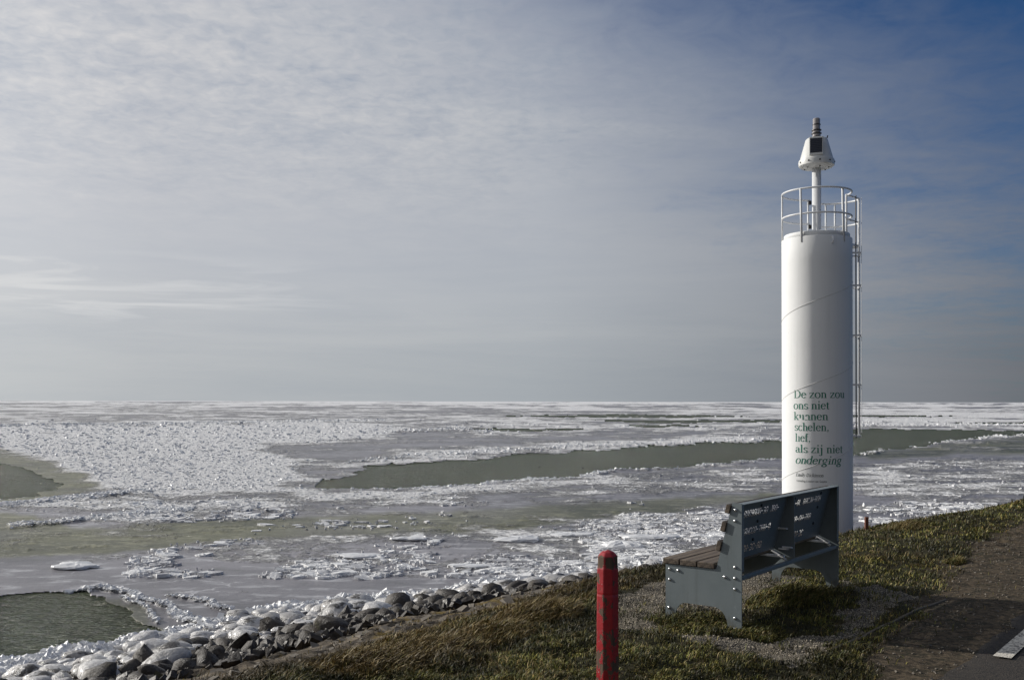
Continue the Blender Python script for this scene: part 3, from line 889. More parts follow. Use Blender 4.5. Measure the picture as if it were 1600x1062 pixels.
# ------------------------------------------------------------------ boulders
revet = empty('stone_revetment', (*xy(10, 8.5), -3.0)); tag(revet, kind='structure')
def inv(p): return (p[0]-revet.location.x, p[1]-revet.location.y, p[2]-revet.location.z)
def hull_rock(seed):
    rg = random.Random(seed); bm = bmesh.new()
    bmesh.ops.create_icosphere(bm, subdivisions=2, radius=1)
    pls = [(Vector((rg.gauss(0, 1), rg.gauss(0, 1), rg.gauss(0, 1))).normalized(), rg.uniform(.34, .52)) for _ in range(15)]
    for v_ in bm.verts:
        d = v_.co.normalized()
        r = min([.66]+[pr_/d.dot(pn) for pn, pr_ in pls if d.dot(pn) > .2])
        r *= 1+rg.uniform(-.025, .025)
        v_.co = Vector((d.x*r*1.12, d.y*r*.98, d.z*r*.82))
    me = bm_mesh(bm, 'stone', True); me.materials.append(m_stone)
    if hasattr(me, 'set_sharp_from_angle'): me.set_sharp_from_angle(angle=math.radians(58))
    return me
def glaze_rock(seed):
    rg = random.Random(seed); bm = bmesh.new()
    bmesh.ops.create_icosphere(bm, subdivisions=3, radius=.52)
    ks = [(Vector((rg.gauss(0, 1), rg.gauss(0, 1), rg.gauss(0, 1))).normalized(), rg.uniform(.04, .15)) for _ in range(9)]
    for v_ in bm.verts:
        d = v_.co.normalized(); f = 1.0
        for kd, ka in ks: f += ka*max(0, d.dot(kd))**4 - ka*.55*max(0, -d.dot(kd))**6
        from mathutils import noise as mn
        f += .16*mn.noise(d*2.1+Vector((seed, 0, 0))) + .06*mn.noise(d*5+Vector((seed, 3, 0)))
        v_.co = Vector((d.x*1.12, d.y, d.z*(.74 if d.z > 0 else .6)))*.52*f
    me = bm_mesh(bm, 'glazed_stone', True); me.materials.append(m_glaze); return me
hulls = [hull_rock(100+i) for i in range(12)]
glz = [glaze_rock(300+i) for i in range(12)]
placed = []; cand = []
for trial in range(34000):
    s0 = rnd.uniform(2.0, 21.5); u0 = rnd.uniform(.46, .99)
    n0 = float(crest(s0)+u0*(shore(s0)-crest(s0)))
    d = rnd.choice((.16, .20, .22, .24, .27, .30, .36)) if len(placed) < 700 else rnd.uniform(.11, .16)
    r = d*.42
    if any((s0-a)**2+(n0-b_)**2 < (r+c_)**2 for a, b_, c_ in placed): continue
    placed.append((s0, n0, r)); cand.append((s0, n0, d, u0))
    if len(cand) >= 1400: break
frame = []
for (s0, n0, d, u0) in cand:
    X, Y = xy(s0, n0); px = 800+F*X/Y
    z = float(terr(s0, n0, False))
    score = d/Y*(1 if -60 < px < 1120 and Y > 3 else .05)
    g_noise = rnd.random()
    iced = (u0 + (g_noise-.5)*.22) > (.70 if s0 < 8.5 else .66)
    frame.append((score, X, Y, z, d, iced, u0))
frame.sort(key=lambda t_: -t_[0])
cnt = {True: 0, False: 0}; extra = {True: [], False: []}
for (sc_, X, Y, z, d, iced, u0) in frame:
    if sc_ < .0012: continue
    rot = (rnd.uniform(-.35, .35), rnd.uniform(-.3, .3), rnd.uniform(0, 6.28)) if iced else (rnd.uniform(-.9, .9), rnd.uniform(-.9, .9), rnd.uniform(0, 6.28))
    me = rnd.choice(glz if iced else hulls)
    s3 = (d*rnd.uniform(1.05, 1.3), d*rnd.uniform(.85, 1.1), d*rnd.uniform(.8, 1.1))
    if iced: s3 = tuple(c*1.12 for c in s3)
    zc = z + d*(.18 if iced else .18)
    if cnt[iced] >= 298:
        M = Matrix.Translation(inv((X, Y, zc))) @ __import__('mathutils').Euler(rot).to_matrix().to_4x4() @ Matrix.Diagonal((*s3, 1))
        extra[iced].append((me, np.array(M)))
    else:
        cnt[iced] += 1
        o = bpy.data.objects.new('ice_glazed_boulder' if iced else 'boulder', me); COL.objects.link(o)
        o.parent = revet; o.location = inv((X, Y, zc)); o.rotation_euler = rot; o.scale = s3
for iced in (True, False):
    Vs, Fs, off = [], [], 0
    for me, M in extra[iced]:
        co = np.empty(len(me.vertices)*3); me.vertices.foreach_get('co', co); co = co.reshape(-1, 3)
        Vs.append(co @ M[:3, :3].T + M[:3, 3])
        for p in me.polygons: Fs.append(tuple(i+off for i in p.vertices))
        off += len(co)
    if Vs:
        me2 = bpy.data.meshes.new('more_boulders'); me2.from_pydata(np.concatenate(Vs).tolist(), [], Fs)
        if iced:
            me2.polygons.foreach_set('use_smooth', [True]*len(me2.polygons))
        o = link('more_glazed_boulders' if iced else 'more_boulders', me2, revet, mats=[m_glaze if iced else m_stone]); tag(o, kind='stuff')
# small stones between and on the revetment, thrown together
def small_rocks(name, pts, sizes, mat, seed):
    rg = np.random.default_rng(seed)
    return link(name, shard_mesh(name, pts, sizes, .7, 1.0, rg), mats=[mat])
ss = nrng.uniform(2, 20, 3200); uu = nrng.uniform(.40, .80, 3200)
nn = crest(ss)+uu*(shore(ss)-crest(ss)); X, Y = xy(ss, nn)
sz = .04+.08*nrng.random(3200)
o = small_rocks('small_stones', np.stack([X-revet.location.x, Y-revet.location.y, terr(ss, nn, False)+.05-revet.location.z], -1), sz, m_stone, 4)
o.parent = revet; tag(o, kind='stuff')
m_slab = mat_plain('pale_slope_stone', (.155, .135, .11), .9, var=.5, bump_s=.8, bscale=25)
ss = nrng.uniform(2, 16, 1500); uu = .16+.32*nrng.random(1500)
nn = crest(ss)+uu*(shore(ss)-crest(ss)); X, Y = xy(ss, nn)
sz = .02+.09*nrng.random(1500)**3
o = link('slope_stones', shard_mesh('slope_stones', np.stack([X-revet.location.x, Y-revet.location.y, terr(ss, nn)+.0-revet.location.z], -1), sz, .35, .35, nrng), mats=[m_slab])
o.parent = revet; tag(o, kind='stuff')

# ------------------------------------------------------------------ grass
def blades(name, X, Y, Z, length, width, lean_dir, lean, tint, mat=m_blade):
    n = len(X)
    az = nrng.random(n)*2*PI
    wx, wy = np.cos(az)*width*.5, np.sin(az)*width*.5
    lx, ly = np.cos(lean_dir), np.sin(lean_dir)
    h1, h2 = length*.55*np.cos(lean*.6), length*np.cos(lean)
    o1, o2 = length*.45*np.sin(lean*.6), length*.95*np.sin(lean)
    P = np.zeros((n, 5, 3))
    P[:, 0] = np.stack([X-wx, Y-wy, Z-.01], -1); P[:, 1] = np.stack([X+wx, Y+wy, Z-.01], -1)
    P[:, 2] = np.stack([X+lx*o1-wx*.8, Y+ly*o1-wy*.8, Z+h1], -1); P[:, 3] = np.stack([X+lx*o1+wx*.8, Y+ly*o1+wy*.8, Z+h1], -1)
    P[:, 4] = np.stack([X+lx*o2, Y+ly*o2, Z+h2], -1)
    b_ = np.arange(n)[:, None]*5
    q4 = b_+np.array([[0, 1, 3, 2]]); t3 = b_+np.array([[2, 3, 4]])
    me = np_mesh(name, P.reshape(-1, 3), [q4, t3], False)
    set_attr(me, 'tint', np.repeat(tint, 5, 0), 'FLOAT_COLOR')
    return link(name, me, mats=[mat])
GREENS = np.array([(.080, .086, .018), (.120, .116, .024), (.040, .048, .012), (.180, .155, .042)])
GOLDS = np.array([(.22, .155, .052), (.155, .105, .036), (.31, .24, .105), (.095, .064, .024)])
def field(n, s0, s1, n0f, n1f):
    s = nrng.uniform(0, 1, n)
    s = 1/(1/s0 + s*(1/s1-1/s0))            # denser close by
    f_ = nrng.random(n)
    nn = n0f(s)+f_*(n1f(s)-n0f(s))
    return s, nn
def do_turf(name, n, s0, s1, seed, hmul=1.0):
    s, nn = field(n, s0, s1, lambda s: s*0+1.85, lambda s: crest(s)+.30*(shore(s)-crest(s)))
    X, Y = xy(s, nn); u = uco(s, nn)
    cl = fbm(X*2.6, Y*2.6, 301, 3); pat = fbm(X*.8, Y*.8, 311, 4); fin = fbm(X*9, Y*9, 321, 2)
    dens = np.clip(1.15*sstep(cl*.6+fin*.4, .26, .52), 0, 1)
    keep = nrng.random(n) < (.14+.86*dens)
    keep &= ~(gravel_at(X, Y) & (nrng.random(n) > .03+.35*sstep(fbm(X*5, Y*5, 77, 3), .5, .65)))
    keep &= nrng.random(n) > dirt_at(s, nn)*.985
    en = (fbm(X*1.1, Y*1.1, 51, 4)-.5)*.16
    keep &= nrng.random(n) > sstep(u+en, .09, .19)*.97
    s, nn, X, Y, u, cl, pat, fin = [a[keep] for a in (s, nn, X, Y, u, cl, pat, fin)]
    Z = terr(s, nn); m = len(s)
    dry = sstep(u + (pat-.5)*.45, -.04, .13)*.55*(s < 10) + .07 + .22*sstep(pat, .52, .7)
    isdry = nrng.random(m) < dry
    L = (.013+.036*cl+.012*nrng.random(m))*hmul*(1+isdry*.5)*(1+.9*sstep(fin, .6, .8))
    L *= 1-.45*sstep(-(uco(s, nn)), .12, .5)*0
    tint = GREENS[nrng.integers(0, 4, m)]*(.35+1.25*nrng.random((m, 1))**1.6)
    tg = GOLDS[nrng.integers(0, 4, m)]*(.35+.85*nrng.random((m, 1)))
    lowf = (.62+.85*sstep(fbm(X*.7+3, Y*.7, 351, 3), .3, .68))[:, None]
    tint = lowf*np.where(isdry[:, None], tg, tint)*(.55+.9*sstep(fbm(X*6, Y*6, 341, 3), .3, .7))[:, None]
    ld = math.radians(-35)+(nrng.random(m)-.5)*4.2+(fbm(X*1.2, Y*1.2, 331, 2)-.5)*5
    lean = .5+1.0*nrng.random(m)
    dist = np.hypot(X, Y)
    wd = (.0040+.003*nrng.random(m))*np.clip(dist/8, 1, 3)
    return blades(name, X, Y, Z, L*np.clip(dist/14, 1, 1.3), wd, ld, lean, tint)
g1 = do_turf('turf_grass', 330000, 3.0, 34, 1)
tag(g1, 'short dark green and tan winter grass covering the dike top and slope', 'grass', kind='stuff')

# long dry clumps
def tuft(px, py, z, rad, n, hgt, label, gold=.8, dirn=-35, name='grass_tuft', elong=1.0, lean0=.5):
    X0, Y0 = gp(px, py, z); 
    a = nrng.random(n)*2*PI; r = rad*np.sqrt(nrng.random(n))
    dxs, dys = r*np.cos(a)*elong, r*np.sin(a)
    X = X0+dxs*D[0]-dys*D[1]*1; Y = Y0+dxs*D[1]+dys*D[0]
    s, nn = sn(X, Y); Z = terr(s, nn)
    h = hgt*(1-.55*(r/rad)**2)*(.55+.6*nrng.random(n))
    isd = nrng.random(n) < gold
    tint = np.where(isd[:, None], GOLDS[nrng.integers(0, 4, n)]*(.6+.7*nrng.random((n, 1))), GREENS[nrng.integers(0, 4, n)]*(.7+.7*nrng.random((n, 1))))
    ld = math.radians(dirn)+(nrng.random(n)-.5)*2.0
    lean = lean0+.8*nrng.random(n)
    o = blades(name, X-X0, Y-Y0, Z-Z.mean(), h, .005+.003*nrng.random(n), ld, lean, tint)
    o.location = (X0, Y0, float(Z.mean()))
    tag(o, label, 'grass tuft', 'long grass tufts')
    return o
tuft(838, 962, -1.66, .36, 4200, .19, 'big golden brown grass tuft left of the red post at the crest', .85)
tuft(760, 990, -1.66, .36, 3000, .15, 'dry golden grass tuft on the crest, second left of the red post', .8)
tuft(672, 1012, -1.66, .40, 3200, .15, 'pale straw grass tuft where the dark boulders meet the grass', .85)
tuft(575, 1045, -1.66, .40, 3200, .15, 'orange brown grass tuft at the bottom edge left of the other tufts', .9)
tuft(905, 930, -1.63, .28, 2000, .11, 'small brown and green grass tuft right behind the red post', .55)
tuft(1235, 925, -1.56, .30, 3400, .13, 'green grassy hump with straw blades behind the bench back', .22, elong=2.0)
tuft(1085, 975, -1.60, .22, 2200, .06, 'low green grass tuft under the arch of the near bench end', .2, elong=1.6)
tuft(1175, 985, -1.60, .24, 1500, .055, 'dark green grass tuft at the near rear foot of the bench', .2)
tuft(1415, 826, -1.62, .26, 900, .20, 'small dark brown grass tuft on the skyline right of the rusty stake', .7)
tuft(1490, 873, -1.61, .12, 500, .10, 'single dark grass tuft in the dirt beside the path', .4)

# gravel stones
n = 6500
P0 = gravel_polys[0]; xs = np.array([p[0] for p in P0]); ys = np.array([p[1] for p in P0])
X = nrng.uniform(xs.min(), xs.max(), n*3); Y = nrng.uniform(ys.min(), ys.max(), n*3)
k = gravel_at(X, Y); X, Y = X[k][:n], Y[k][:n]; s, nn = sn(X, Y)
sz = .003+.010*nrng.random(len(X))**4
m_peb = mat_plain('pebbles', (.33, .29, .23), .9, var=.5, bscale=9)
pe_ = link('gravel', shard_mesh('gravel', np.stack([X, Y, terr(s, nn)+.003], -1), sz, .6, .8, nrng), mats=[m_peb])
tag(pe_, 'loose grey gravel on the path around the bench', 'gravel', kind='stuff')
s = nrng.uniform(5, 16, 4200); nn = nrng.uniform(1.55, 2.9, 4200)
k = (nrng.random(4200) < dirt_at(s, nn)); s, nn = s[k], nn[k]; X, Y = xy(s, nn)
sz = .004+.014*nrng.random(len(X))**3
m_peb2 = mat_plain('shoulder_grit', (.15, .13, .105), .9, var=.5, bscale=9)
pe2_ = link('grit', shard_mesh('grit', np.stack([X, Y, terr(s, nn)+.003], -1), sz, .6, .8, nrng), mats=[m_peb2])
tag(pe2_, 'brown grit scattered on the dirt shoulder beside the asphalt', 'grit', kind='stuff')

# ------------------------------------------------------------------ tower
TY = 20.0; TX = (1277.5-800)/F*TY; R = .682
TB = float(terr(*sn(TX, TY)))-.15
tower = empty('light_tower', (TX, TY, TB))
tower.rotation_euler = (0, math.radians(-.22), 0)
tag(tower, 'tall white steel light tower with green poem lettering, railing and ladder behind the bench', 'light tower')
va = math.atan2(TY, TX)
rgt = np.array((math.sin(va), -math.cos(va))); bak = np.array((math.cos(va), math.sin(va)))   # local right / away
def TL(x, b_, z):            # x to the right, b_ away from the photographer, z absolute
    return (x*rgt[0]+b_*bak[0], x*rgt[1]+b_*bak[1], z-TB)
ZT = 3.25
bm = bmesh.new(); 
prof = [(R, TB-TB)] + [(R, z-TB) for z in np.linspace(TB+.5, ZT-.012, 14)] + [(R-.008, ZT-TB), (R-.10, ZT-TB+.004)]
add_lathe(bm, prof, 128)
shaft = link('shaft', bm_mesh(bm, 'shaft', True), tower, mats=[m_white])
shaft.data.set_sharp_from_angle(angle=math.radians(40)) if hasattr(shaft.data, 'set_sharp_from_angle') else None
# spiral weld seam
bm = bmesh.new(); pts = []
pitch = 1.60; a0 = va+PI      # direction facing the viewer
zc = (627-597)*TY/F
for i in range(-420, 720):
    ph = i*2*PI/96
    z = zc + pitch*ph/(2*PI)
    if z < TB+.3 or z > ZT-.05: continue
    # going right in the picture raises the seam
    ang = a0 + ph
    pts.append((R*1.0*math.cos(ang), R*math.sin(ang), z-TB))
add_tube(bm, pts, .0065, 6)
link('spiral_seam', bm_mesh(bm, 'spiral_seam', True), tower, mats=[m_seam])
bm = bmesh.new()
add_lathe(bm, [(R-.045, ZT+.002-TB), (R-.045, ZT+.085-TB), (R-.06, ZT+.10-TB), (.1, ZT+.11-TB)], 96)
link('top_cap', bm_mesh(bm, 'top_cap', True), tower, mats=[m_white])
# mast
bm = bmesh.new(); add_lathe(bm, [(.13, ZT+.10-TB), (.13, ZT+.135-TB), (.088, ZT+.137-TB), (.088, 4.70-TB)], 40)
link('mast', bm_mesh(bm, 'mast', True), tower, mats=[m_rail])
# lantern housing
bm = bmesh.new()
add_lathe(bm, [(.15, 4.685), (.30, 4.70), (.345, 4.735), (.352, 4.80), (.345, 4.845), (.325, 4.86), (.215, 5.255), (.19, 5.28), (.10, 5.29)], 48)
lamp = link('lantern_housing', bm_mesh(bm, 'lantern_housing', True), tower, loc=(0, 0, -TB), mats=[m_lamp])
lamp.data.set_sharp_from_angle(angle=math.radians(35)) if hasattr(lamp.data, 'set_sharp_from_angle') else None
# solar panels: frame sits on the sloping front
def slope_r(z): return .325 + (.215-.325)*(z-4.86)/(5.255-4.86)
for k, az in enumerate((-.02, PI-.02)):
    e = bmesh.new()
    wd, z0, z1 = .135, 4.90, 5.24
    tl = math.atan2(slope_r(z0)-slope_r(z1), z1-z0)
    add_box(e, -wd, wd, -.02, .035, -.185, .185, .012)
    zc_ = (z0+z1)/2
    dir_ = -bak*math.cos(az) + rgt*math.sin(az)
    M = Matrix.Translation((dir_[0]*(slope_r(zc_)+.012), dir_[1]*(slope_r(zc_)+.012), zc_)) @ Matrix.Rotation(math.atan2(dir_[1], dir_[0])-PI/2, 4, 'Z') @ Matrix.Rotation(tl*.35, 4, 'X')
    me = bm_mesh(e, 'solar_frame'); me.transform(M)
    fo = link('solar_frame', me, tower, loc=(0, 0, -TB), mats=[m_lamp])
    e = bmesh.new(); add_box(e, -wd+.022, wd-.022, .034, .041, -.140, .150)
    me = bm_mesh(e, 'solar_panel'); me.transform(M)
    link('solar_panel', me, fo, mats=[m_solar])
for k in range(10):
    e = bmesh.new(); a = 2*PI*k/10+.2
    add_lathe(e, [(.017, -.008), (.017, .004), (.009, .009)], 10)
    me = bm_mesh(e, 'bolt'); me.transform(Matrix.Translation((.352*math.cos(a), .352*math.sin(a), 4.79)) @ Matrix.Rotation(a, 4, 'Z') @ Matrix.Rotation(PI/2, 4, 'Y'))
    link('bolt', me, lamp, mats=[m_dark])
for k in range(6):
    e = bmesh.new(); a = 2*PI*k/6+.5
    add_lathe(e, [(.016, -.01), (.016, .012)], 8, .24*math.cos(a), .24*math.sin(a))
    me = bm_mesh(e, 'bolt'); me.transform(Matrix.Translation((0, 0, 4.69)))
    link('bolt', me, lamp, mats=[m_dark])
# beacon stack
bm = bmesh.new()
prof = [(.085, 5.28), (.105, 5.30), (.105, 5.312), (.080, 5.315), (.078, 5.375), (.098, 5.38), (.098, 5.392), (.076, 5.395), (.076, 5.44), (.094, 5.445), (.094, 5.457), (.072, 5.46), (.072, 5.555), (.078, 5.558), (.078, 5.57), (.070, 5.573), (.072, 5.675), (.060, 5.69)]
add_lathe(bm, prof, 32)
bc = link('beacon', bm_mesh(bm, 'beacon', False), tower, loc=(0, 0, -TB), mats=[m_lens])
for z, r in ((5.306, .108), (5.386, .101), (5.451, .097), (5.564, .081)):
    bm = bmesh.new(); add_lathe(bm, [(r-.01, z-.013), (r, z-.008), (r, z+.008), (r-.01, z+.013)], 32)
    link('beacon_ring', bm_mesh(bm, 'beacon_ring'), bc, mats=[m_dark])
bm = bmesh.new(); add_tube(bm, [TL(.20, -.08, 5.26+TB), TL(.215, -.09, 5.31+TB)], .012, 8)
link('aerial', bm_mesh(bm, 'aerial'), bc, mats=[m_dark])
# lifting eye
bm = bmesh.new()
ex = (1300.5-1277.5)/55.5*R; eb = -math.sqrt(R*R-ex*ex)
ps = []
for i in range(13):
    a = PI*i/12
    ps.append(TL(ex*(1+.065*math.sin(a)/R), eb*(1+.065*math.sin(a)/R), ZT-.10+.06*math.cos(a)))
add_tube(bm, ps, .013, 8); link('lifting_eye', bm_mesh(bm, 'lifting_eye', True), tower, mats=[m_rail])
# railing
def arc_pts(a0, a1, r, z, n=40):
    # angle 0 = right, 90 = away, measured around the tower
    return [TL(r*math.cos(math.radians(a)), r*math.sin(math.radians(a)), z) for a in np.linspace(a0, a1, n)]
RR_ = R-.012
rail = None
for z in (4.18, 3.69):
    bm = bmesh.new(); add_tube(bm, arc_pts(102, 360+32, RR_, z, 72), .019, 8)
    o = link('railing_ring', bm_mesh(bm, 'railing_ring', True), tower, mats=[m_rail])
    bm = bmesh.new()
    loop = [(.84, .42), (.95, .60), (1.10, .90), (1.22, 1.15), (1.20, 1.33), (1.05, 1.52), (.80, 1.68), (.54, 1.74), (.27, 1.70), (.12, 1.60)]
    # smooth the bay rail
    cr = []
    for i in range(len(loop)-1):
        p0 = np.array(loop[max(i-1, 0)]); p1 = np.array(loop[i]); p2 = np.array(loop[i+1]); p3 = np.array(loop[min(i+2, len(loop)-1)])
        for t_ in np.linspace(0, 1, 5)[:-1]:
            cr.append(.5*((2*p1)+(-p0+p2)*t_+(2*p0-5*p1+4*p2-p3)*t_**2+(-p0+3*p1-3*p2+p3)*t_**3))
    cr.append(np.array(loop[-1]))
    add_tube(bm, [TL(p[0]*R, p[1]*R, z) for p in cr], .019, 8)
    link('landing_rail', bm_mesh(bm, 'landing_rail', True), tower, mats=[m_rail])
def post(x, b_, z0, z1, r=.019, name='railing_post', zx=0):
    bm = bmesh.new(); add_tube(bm, [TL(x*R, b_*R, z0), TL((x-zx)*R, b_*R, z1)], r, 8)
    link(name, bm_mesh(bm, name, True), tower, mats=[m_rail])
post(-.98, 0, ZT-.02, 4.18); post(-.41, -.89, ZT-.12, 4.18, .024, zx=.03); post(.74, -.64, ZT-.12, 4.18, .024, zx=.03)
post(-.25, .95, ZT-.02, 4.18); post(.27, 1.70, ZT-.02, 4.18); post(.54, 1.74, ZT-.02, 4.18)
post(.84, .42, ZT-.02, 4.18, .022)
for z in (4.13, 3.63):
    bm = bmesh.new(); add_box(bm, -.03, .03, -.03, .03, -.04, .04, .006)
    me = bm_mesh(bm, 'gate_latch'); link('gate_latch', me, tower, loc=TL(-.20*R, .96*R, z), mats=[m_black_rubber])
# rear landing floor that carries the bay
bm = bmesh.new()
out = [TL(p[0]*R, p[1]*R, ZT) for p in cr] + [TL(.0, R*.9, ZT), TL(.75*R, .3*R, ZT)]
lo = [bm.verts.new((p[0], p[1], p[2]-.06)) for p in out]; hi = [bm.verts.new((p[0], p[1], p[2]-.02)) for p in out]
bm.faces.new(lo[::-1]); bm.faces.new(hi)
for i in range(len(out)): j_ = (i+1) % len(out); bm.faces.new((lo[i], lo[j_], hi[j_], hi[i]))
link('rear_landing', bm_mesh(bm, 'rear_landing'), tower, mats=[m_rail])
# ladder
def p2z(y): return (627-y)*TY/F
lad0, lad1 = p2z(684), 4.18
for (lx, lb) in ((1.212, 1.05), (1.234, 1.65)):
    bm = bmesh.new(); add_tube(bm, [TL(lx*R, lb*R, lad0), TL(lx*R, lb*R, lad1)], .024, 8)
    link('ladder_rail', bm_mesh(bm, 'ladder_rail', True), tower, mats=[m_rail])
bm = bmesh.new(); add_tube(bm, [TL(1.112*R, .6*R, lad0), TL(1.112*R, .6*R, lad1)], .013, 8)
link('cable_conduit', bm_mesh(bm, 'cable_conduit'), tower, mats=[m_dark])
z = lad0+.12
while z < lad1-.1:
    bm = bmesh.new(); add_tube(bm, [TL(1.212*R, 1.05*R, z), TL(1.234*R, 1.65*R, z)], .011, 6)
    link('rung', bm_mesh(bm, 'rung'), tower, mats=[m_rail]); z += .29
for y in (394, 445, 523, 600, 680):
    z = p2z(y)
    bm = bmesh.new()
    a_ = TL(.93*R, .30*R, z); b_ = TL(1.24*R, .36*R, z); 
    add_tube(bm, [a_, b_], .022, 4); add_tube(bm, [TL(1.23*R, .36*R, z), TL(1.23*R, 1.2*R, z)], .018, 4)
    add_tube(bm, [TL(.70*R, .7*R, z), TL(1.24*R, 1.2*R, z)], .020, 4)
    link('ladder_bracket', bm_mesh(bm, 'ladder_bracket'), tower, mats=[m_galv_sunlit])
bm = bmesh.new(); add_tube(bm, [TL(1.285*R, 1.0*R, lad0+.1), TL(1.285*R, 1.0*R, lad1+.0)], .005, 6)
link('safety_wire', bm_mesh(bm, 'safety_wire'), tower, mats=[m_galv_sunlit])

# serif lettering, drawn stroke by stroke ------------------------------------
TK, TH = .105, .038
def stem(x, y0, y1, w=TK): return [(x, y0, w), (x, y1, w)]
def bar(x0, x1, y, w=TH): return [(x0, y, w), (x1, y, w)]
def arc(cx, cy, rx, ry, a0, a1, n=16, tk=TK, th=TH):
    r = []
    for a in np.linspace(math.radians(a0), math.radians(a1), n):
        w_ = th+(tk-th)*abs(math.cos(a))**1.5
        r.append((cx+rx*math.cos(a), cy+ry*math.sin(a), w_))
    return r
def sft(y, x0, x1): return bar(x0, x1, y)
xh = .45
G = {
 'D': (.72, [stem(.15, 0, .66), arc(.30, .33, .32, .315, -90, 90), bar(.03, .32, .018), bar(.03, .32, .645)]),
 'E': (.61, [stem(.15, 0, .66), bar(.03, .55, .018), bar(.03, .54, .645), bar(.15, .42, .34), stem(.55, 0, .14, .03), stem(.53, .52, .66, .03), stem(.42, .26, .42, .03)]),
 'V': (.70, [[(.10, .65, TK), (.36, .02, TK*.6)], [(.60, .65, TH), (.36, .02, TH)], bar(.0, .22, .645), bar(.50, .70, .645)]),
 'L': (.61, [stem(.15, 0, .66), bar(.03, .55, .018), bar(.03, .28, .645), stem(.55, 0, .16, .03)]),
 'S': (.55, [arc(.27, .49, .17, .16, 20, 270), arc(.27, .17, .19, .16, 90, -160)]),
 'e': (.44, [arc(.22, .225, .17, .22, 5, 325), bar(.07, .39, .265)]),
 'z': (.44, [bar(.04, .40, .43, .04), [(.37, .43, .085), (.06, .02, .085)], bar(.03, .41, .02, .04), stem(.05, .32, .44, .03), stem(.405, .01, .13, .03)]),
 'o': (.50, [arc(.25, .225, .19, .22, 0, 360, 28)]),
 'n': (.50, [stem(.12, 0, .44), arc(.245, .28, .135, .155, 170, 0), stem(.38, 0, .29), bar(.02, .22, .015), bar(.28, .48, .015), bar(.02, .13, .42)]),
 'm': (.78, [stem(.12, 0, .44), arc(.245, .28, .135, .155, 170, 0), stem(.38, 0, .29), arc(.51, .28, .135, .155, 170, 0), stem(.65, 0, .29), bar(.02, .22, .015), bar(.29, .47, .015), bar(.56, .75, .015)]),
 'u': (.50, [stem(.12, .15, .44), arc(.245, .17, .125, .155, 180, 350), stem(.38, 0, .44), bar(.01, .13, .425), bar(.28, .39, .425), bar(.38, .49, .015)]),
 's': (.39, [arc(.19, .335, .12, .105, 20, 270, tk=.085), arc(.19, .115, .135, .105, 90, -160, tk=.085), stem(.335, .32, .44, .025), stem(.05, .0, .12, .025)]),
 'i': (.28, [stem(.14, 0, .44), bar(.02, .26, .015), bar(.03, .14, .425), stem(.14, .57, .67, .10)]),
 'j': (.28, [stem(.15, -.12, .44), arc(.05, -.12, .10, .09, 0, -150), bar(.04, .15, .425), stem(.15, .57, .67, .10)]),
 't': (.28, [stem(.13, .08, .56), arc(.20, .09, .07, .085, 180, 320), bar(.02, .26, .43)]),
 'k': (.50, [stem(.12, 0, .68), [(.15, .20, TH), (.40, .42, TH)], [(.21, .25, .09), (.43, .01, .09)], bar(.01, .22, .015), bar(.30, .50, .015), bar(.30, .46, .425), bar(.01, .12, .665)]),
 'c': (.44, [arc(.23, .225, .17, .22, 40, 320)]),
 'h': (.50, [stem(.12, 0, .68), arc(.245, .28, .135, .155, 170, 0), stem(.38, 0, .29), bar(.02, .22, .015), bar(.28, .48, .015), bar(.01, .12, .665)]),
 'l': (.28, [stem(.13, 0, .68), bar(.02, .25, .015), bar(.02, .13, .665)]),
 'f': (.33, [stem(.14, 0, .55), arc(.24, .55, .10, .12, 180, 40), bar(.02, .30, .43), bar(.02, .27, .015)]),
 'a': (.44, [arc(.19, .32, .13, .11, 160, 0), stem(.32, .05, .34), arc(.18, .13, .12, .12, 80, 300), arc(.38, .06, .05, .05, 180, 320, 6), [(.17, .25, TH), (.32, .29, TH)]]),
 'r': (.33, [stem(.12, 0, .44), arc(.23, .31, .10, .12, 170, 60), stem(.29, .36, .43, .07), bar(.02, .23, .015), bar(.02, .12, .425)]),
 'd': (.50, [arc(.22, .225, .17, .22, 0, 360, 26), stem(.38, 0, .68), bar(.28, .38, .665), bar(.38, .48, .015)]),
 'g': (.50, [arc(.22, .29, .14, .15, 0, 360, 22), arc(.24, -.11, .18, .10, 0, 360, 22), [(.10, .16, TH), (.12, .06, .07), (.32, .03, .07), (.40, -.05, .05)], bar(.32, .46, .42)]),
 'y': (.50, [[(.08, .43, TK), (.25, .03, TK*.7)], [(.43, .43, TH), (.20, -.18, TH)], bar(.0, .18, .43), bar(.34, .49, .43), bar(.08, .2, -.19, .05)]),
 'v': (.50, [[(.08, .43, TK), (.25, .02, TK*.7)], [(.43, .43, TH), (.25, .02, TH)], bar(.0, .18, .43), bar(.34, .49, .43)]),
 ',': (.25, [stem(.12, .0, .09, .10), [(.15, .04, .05), (.09, -.12, .02)]]),
 ' ': (.25, []),
}
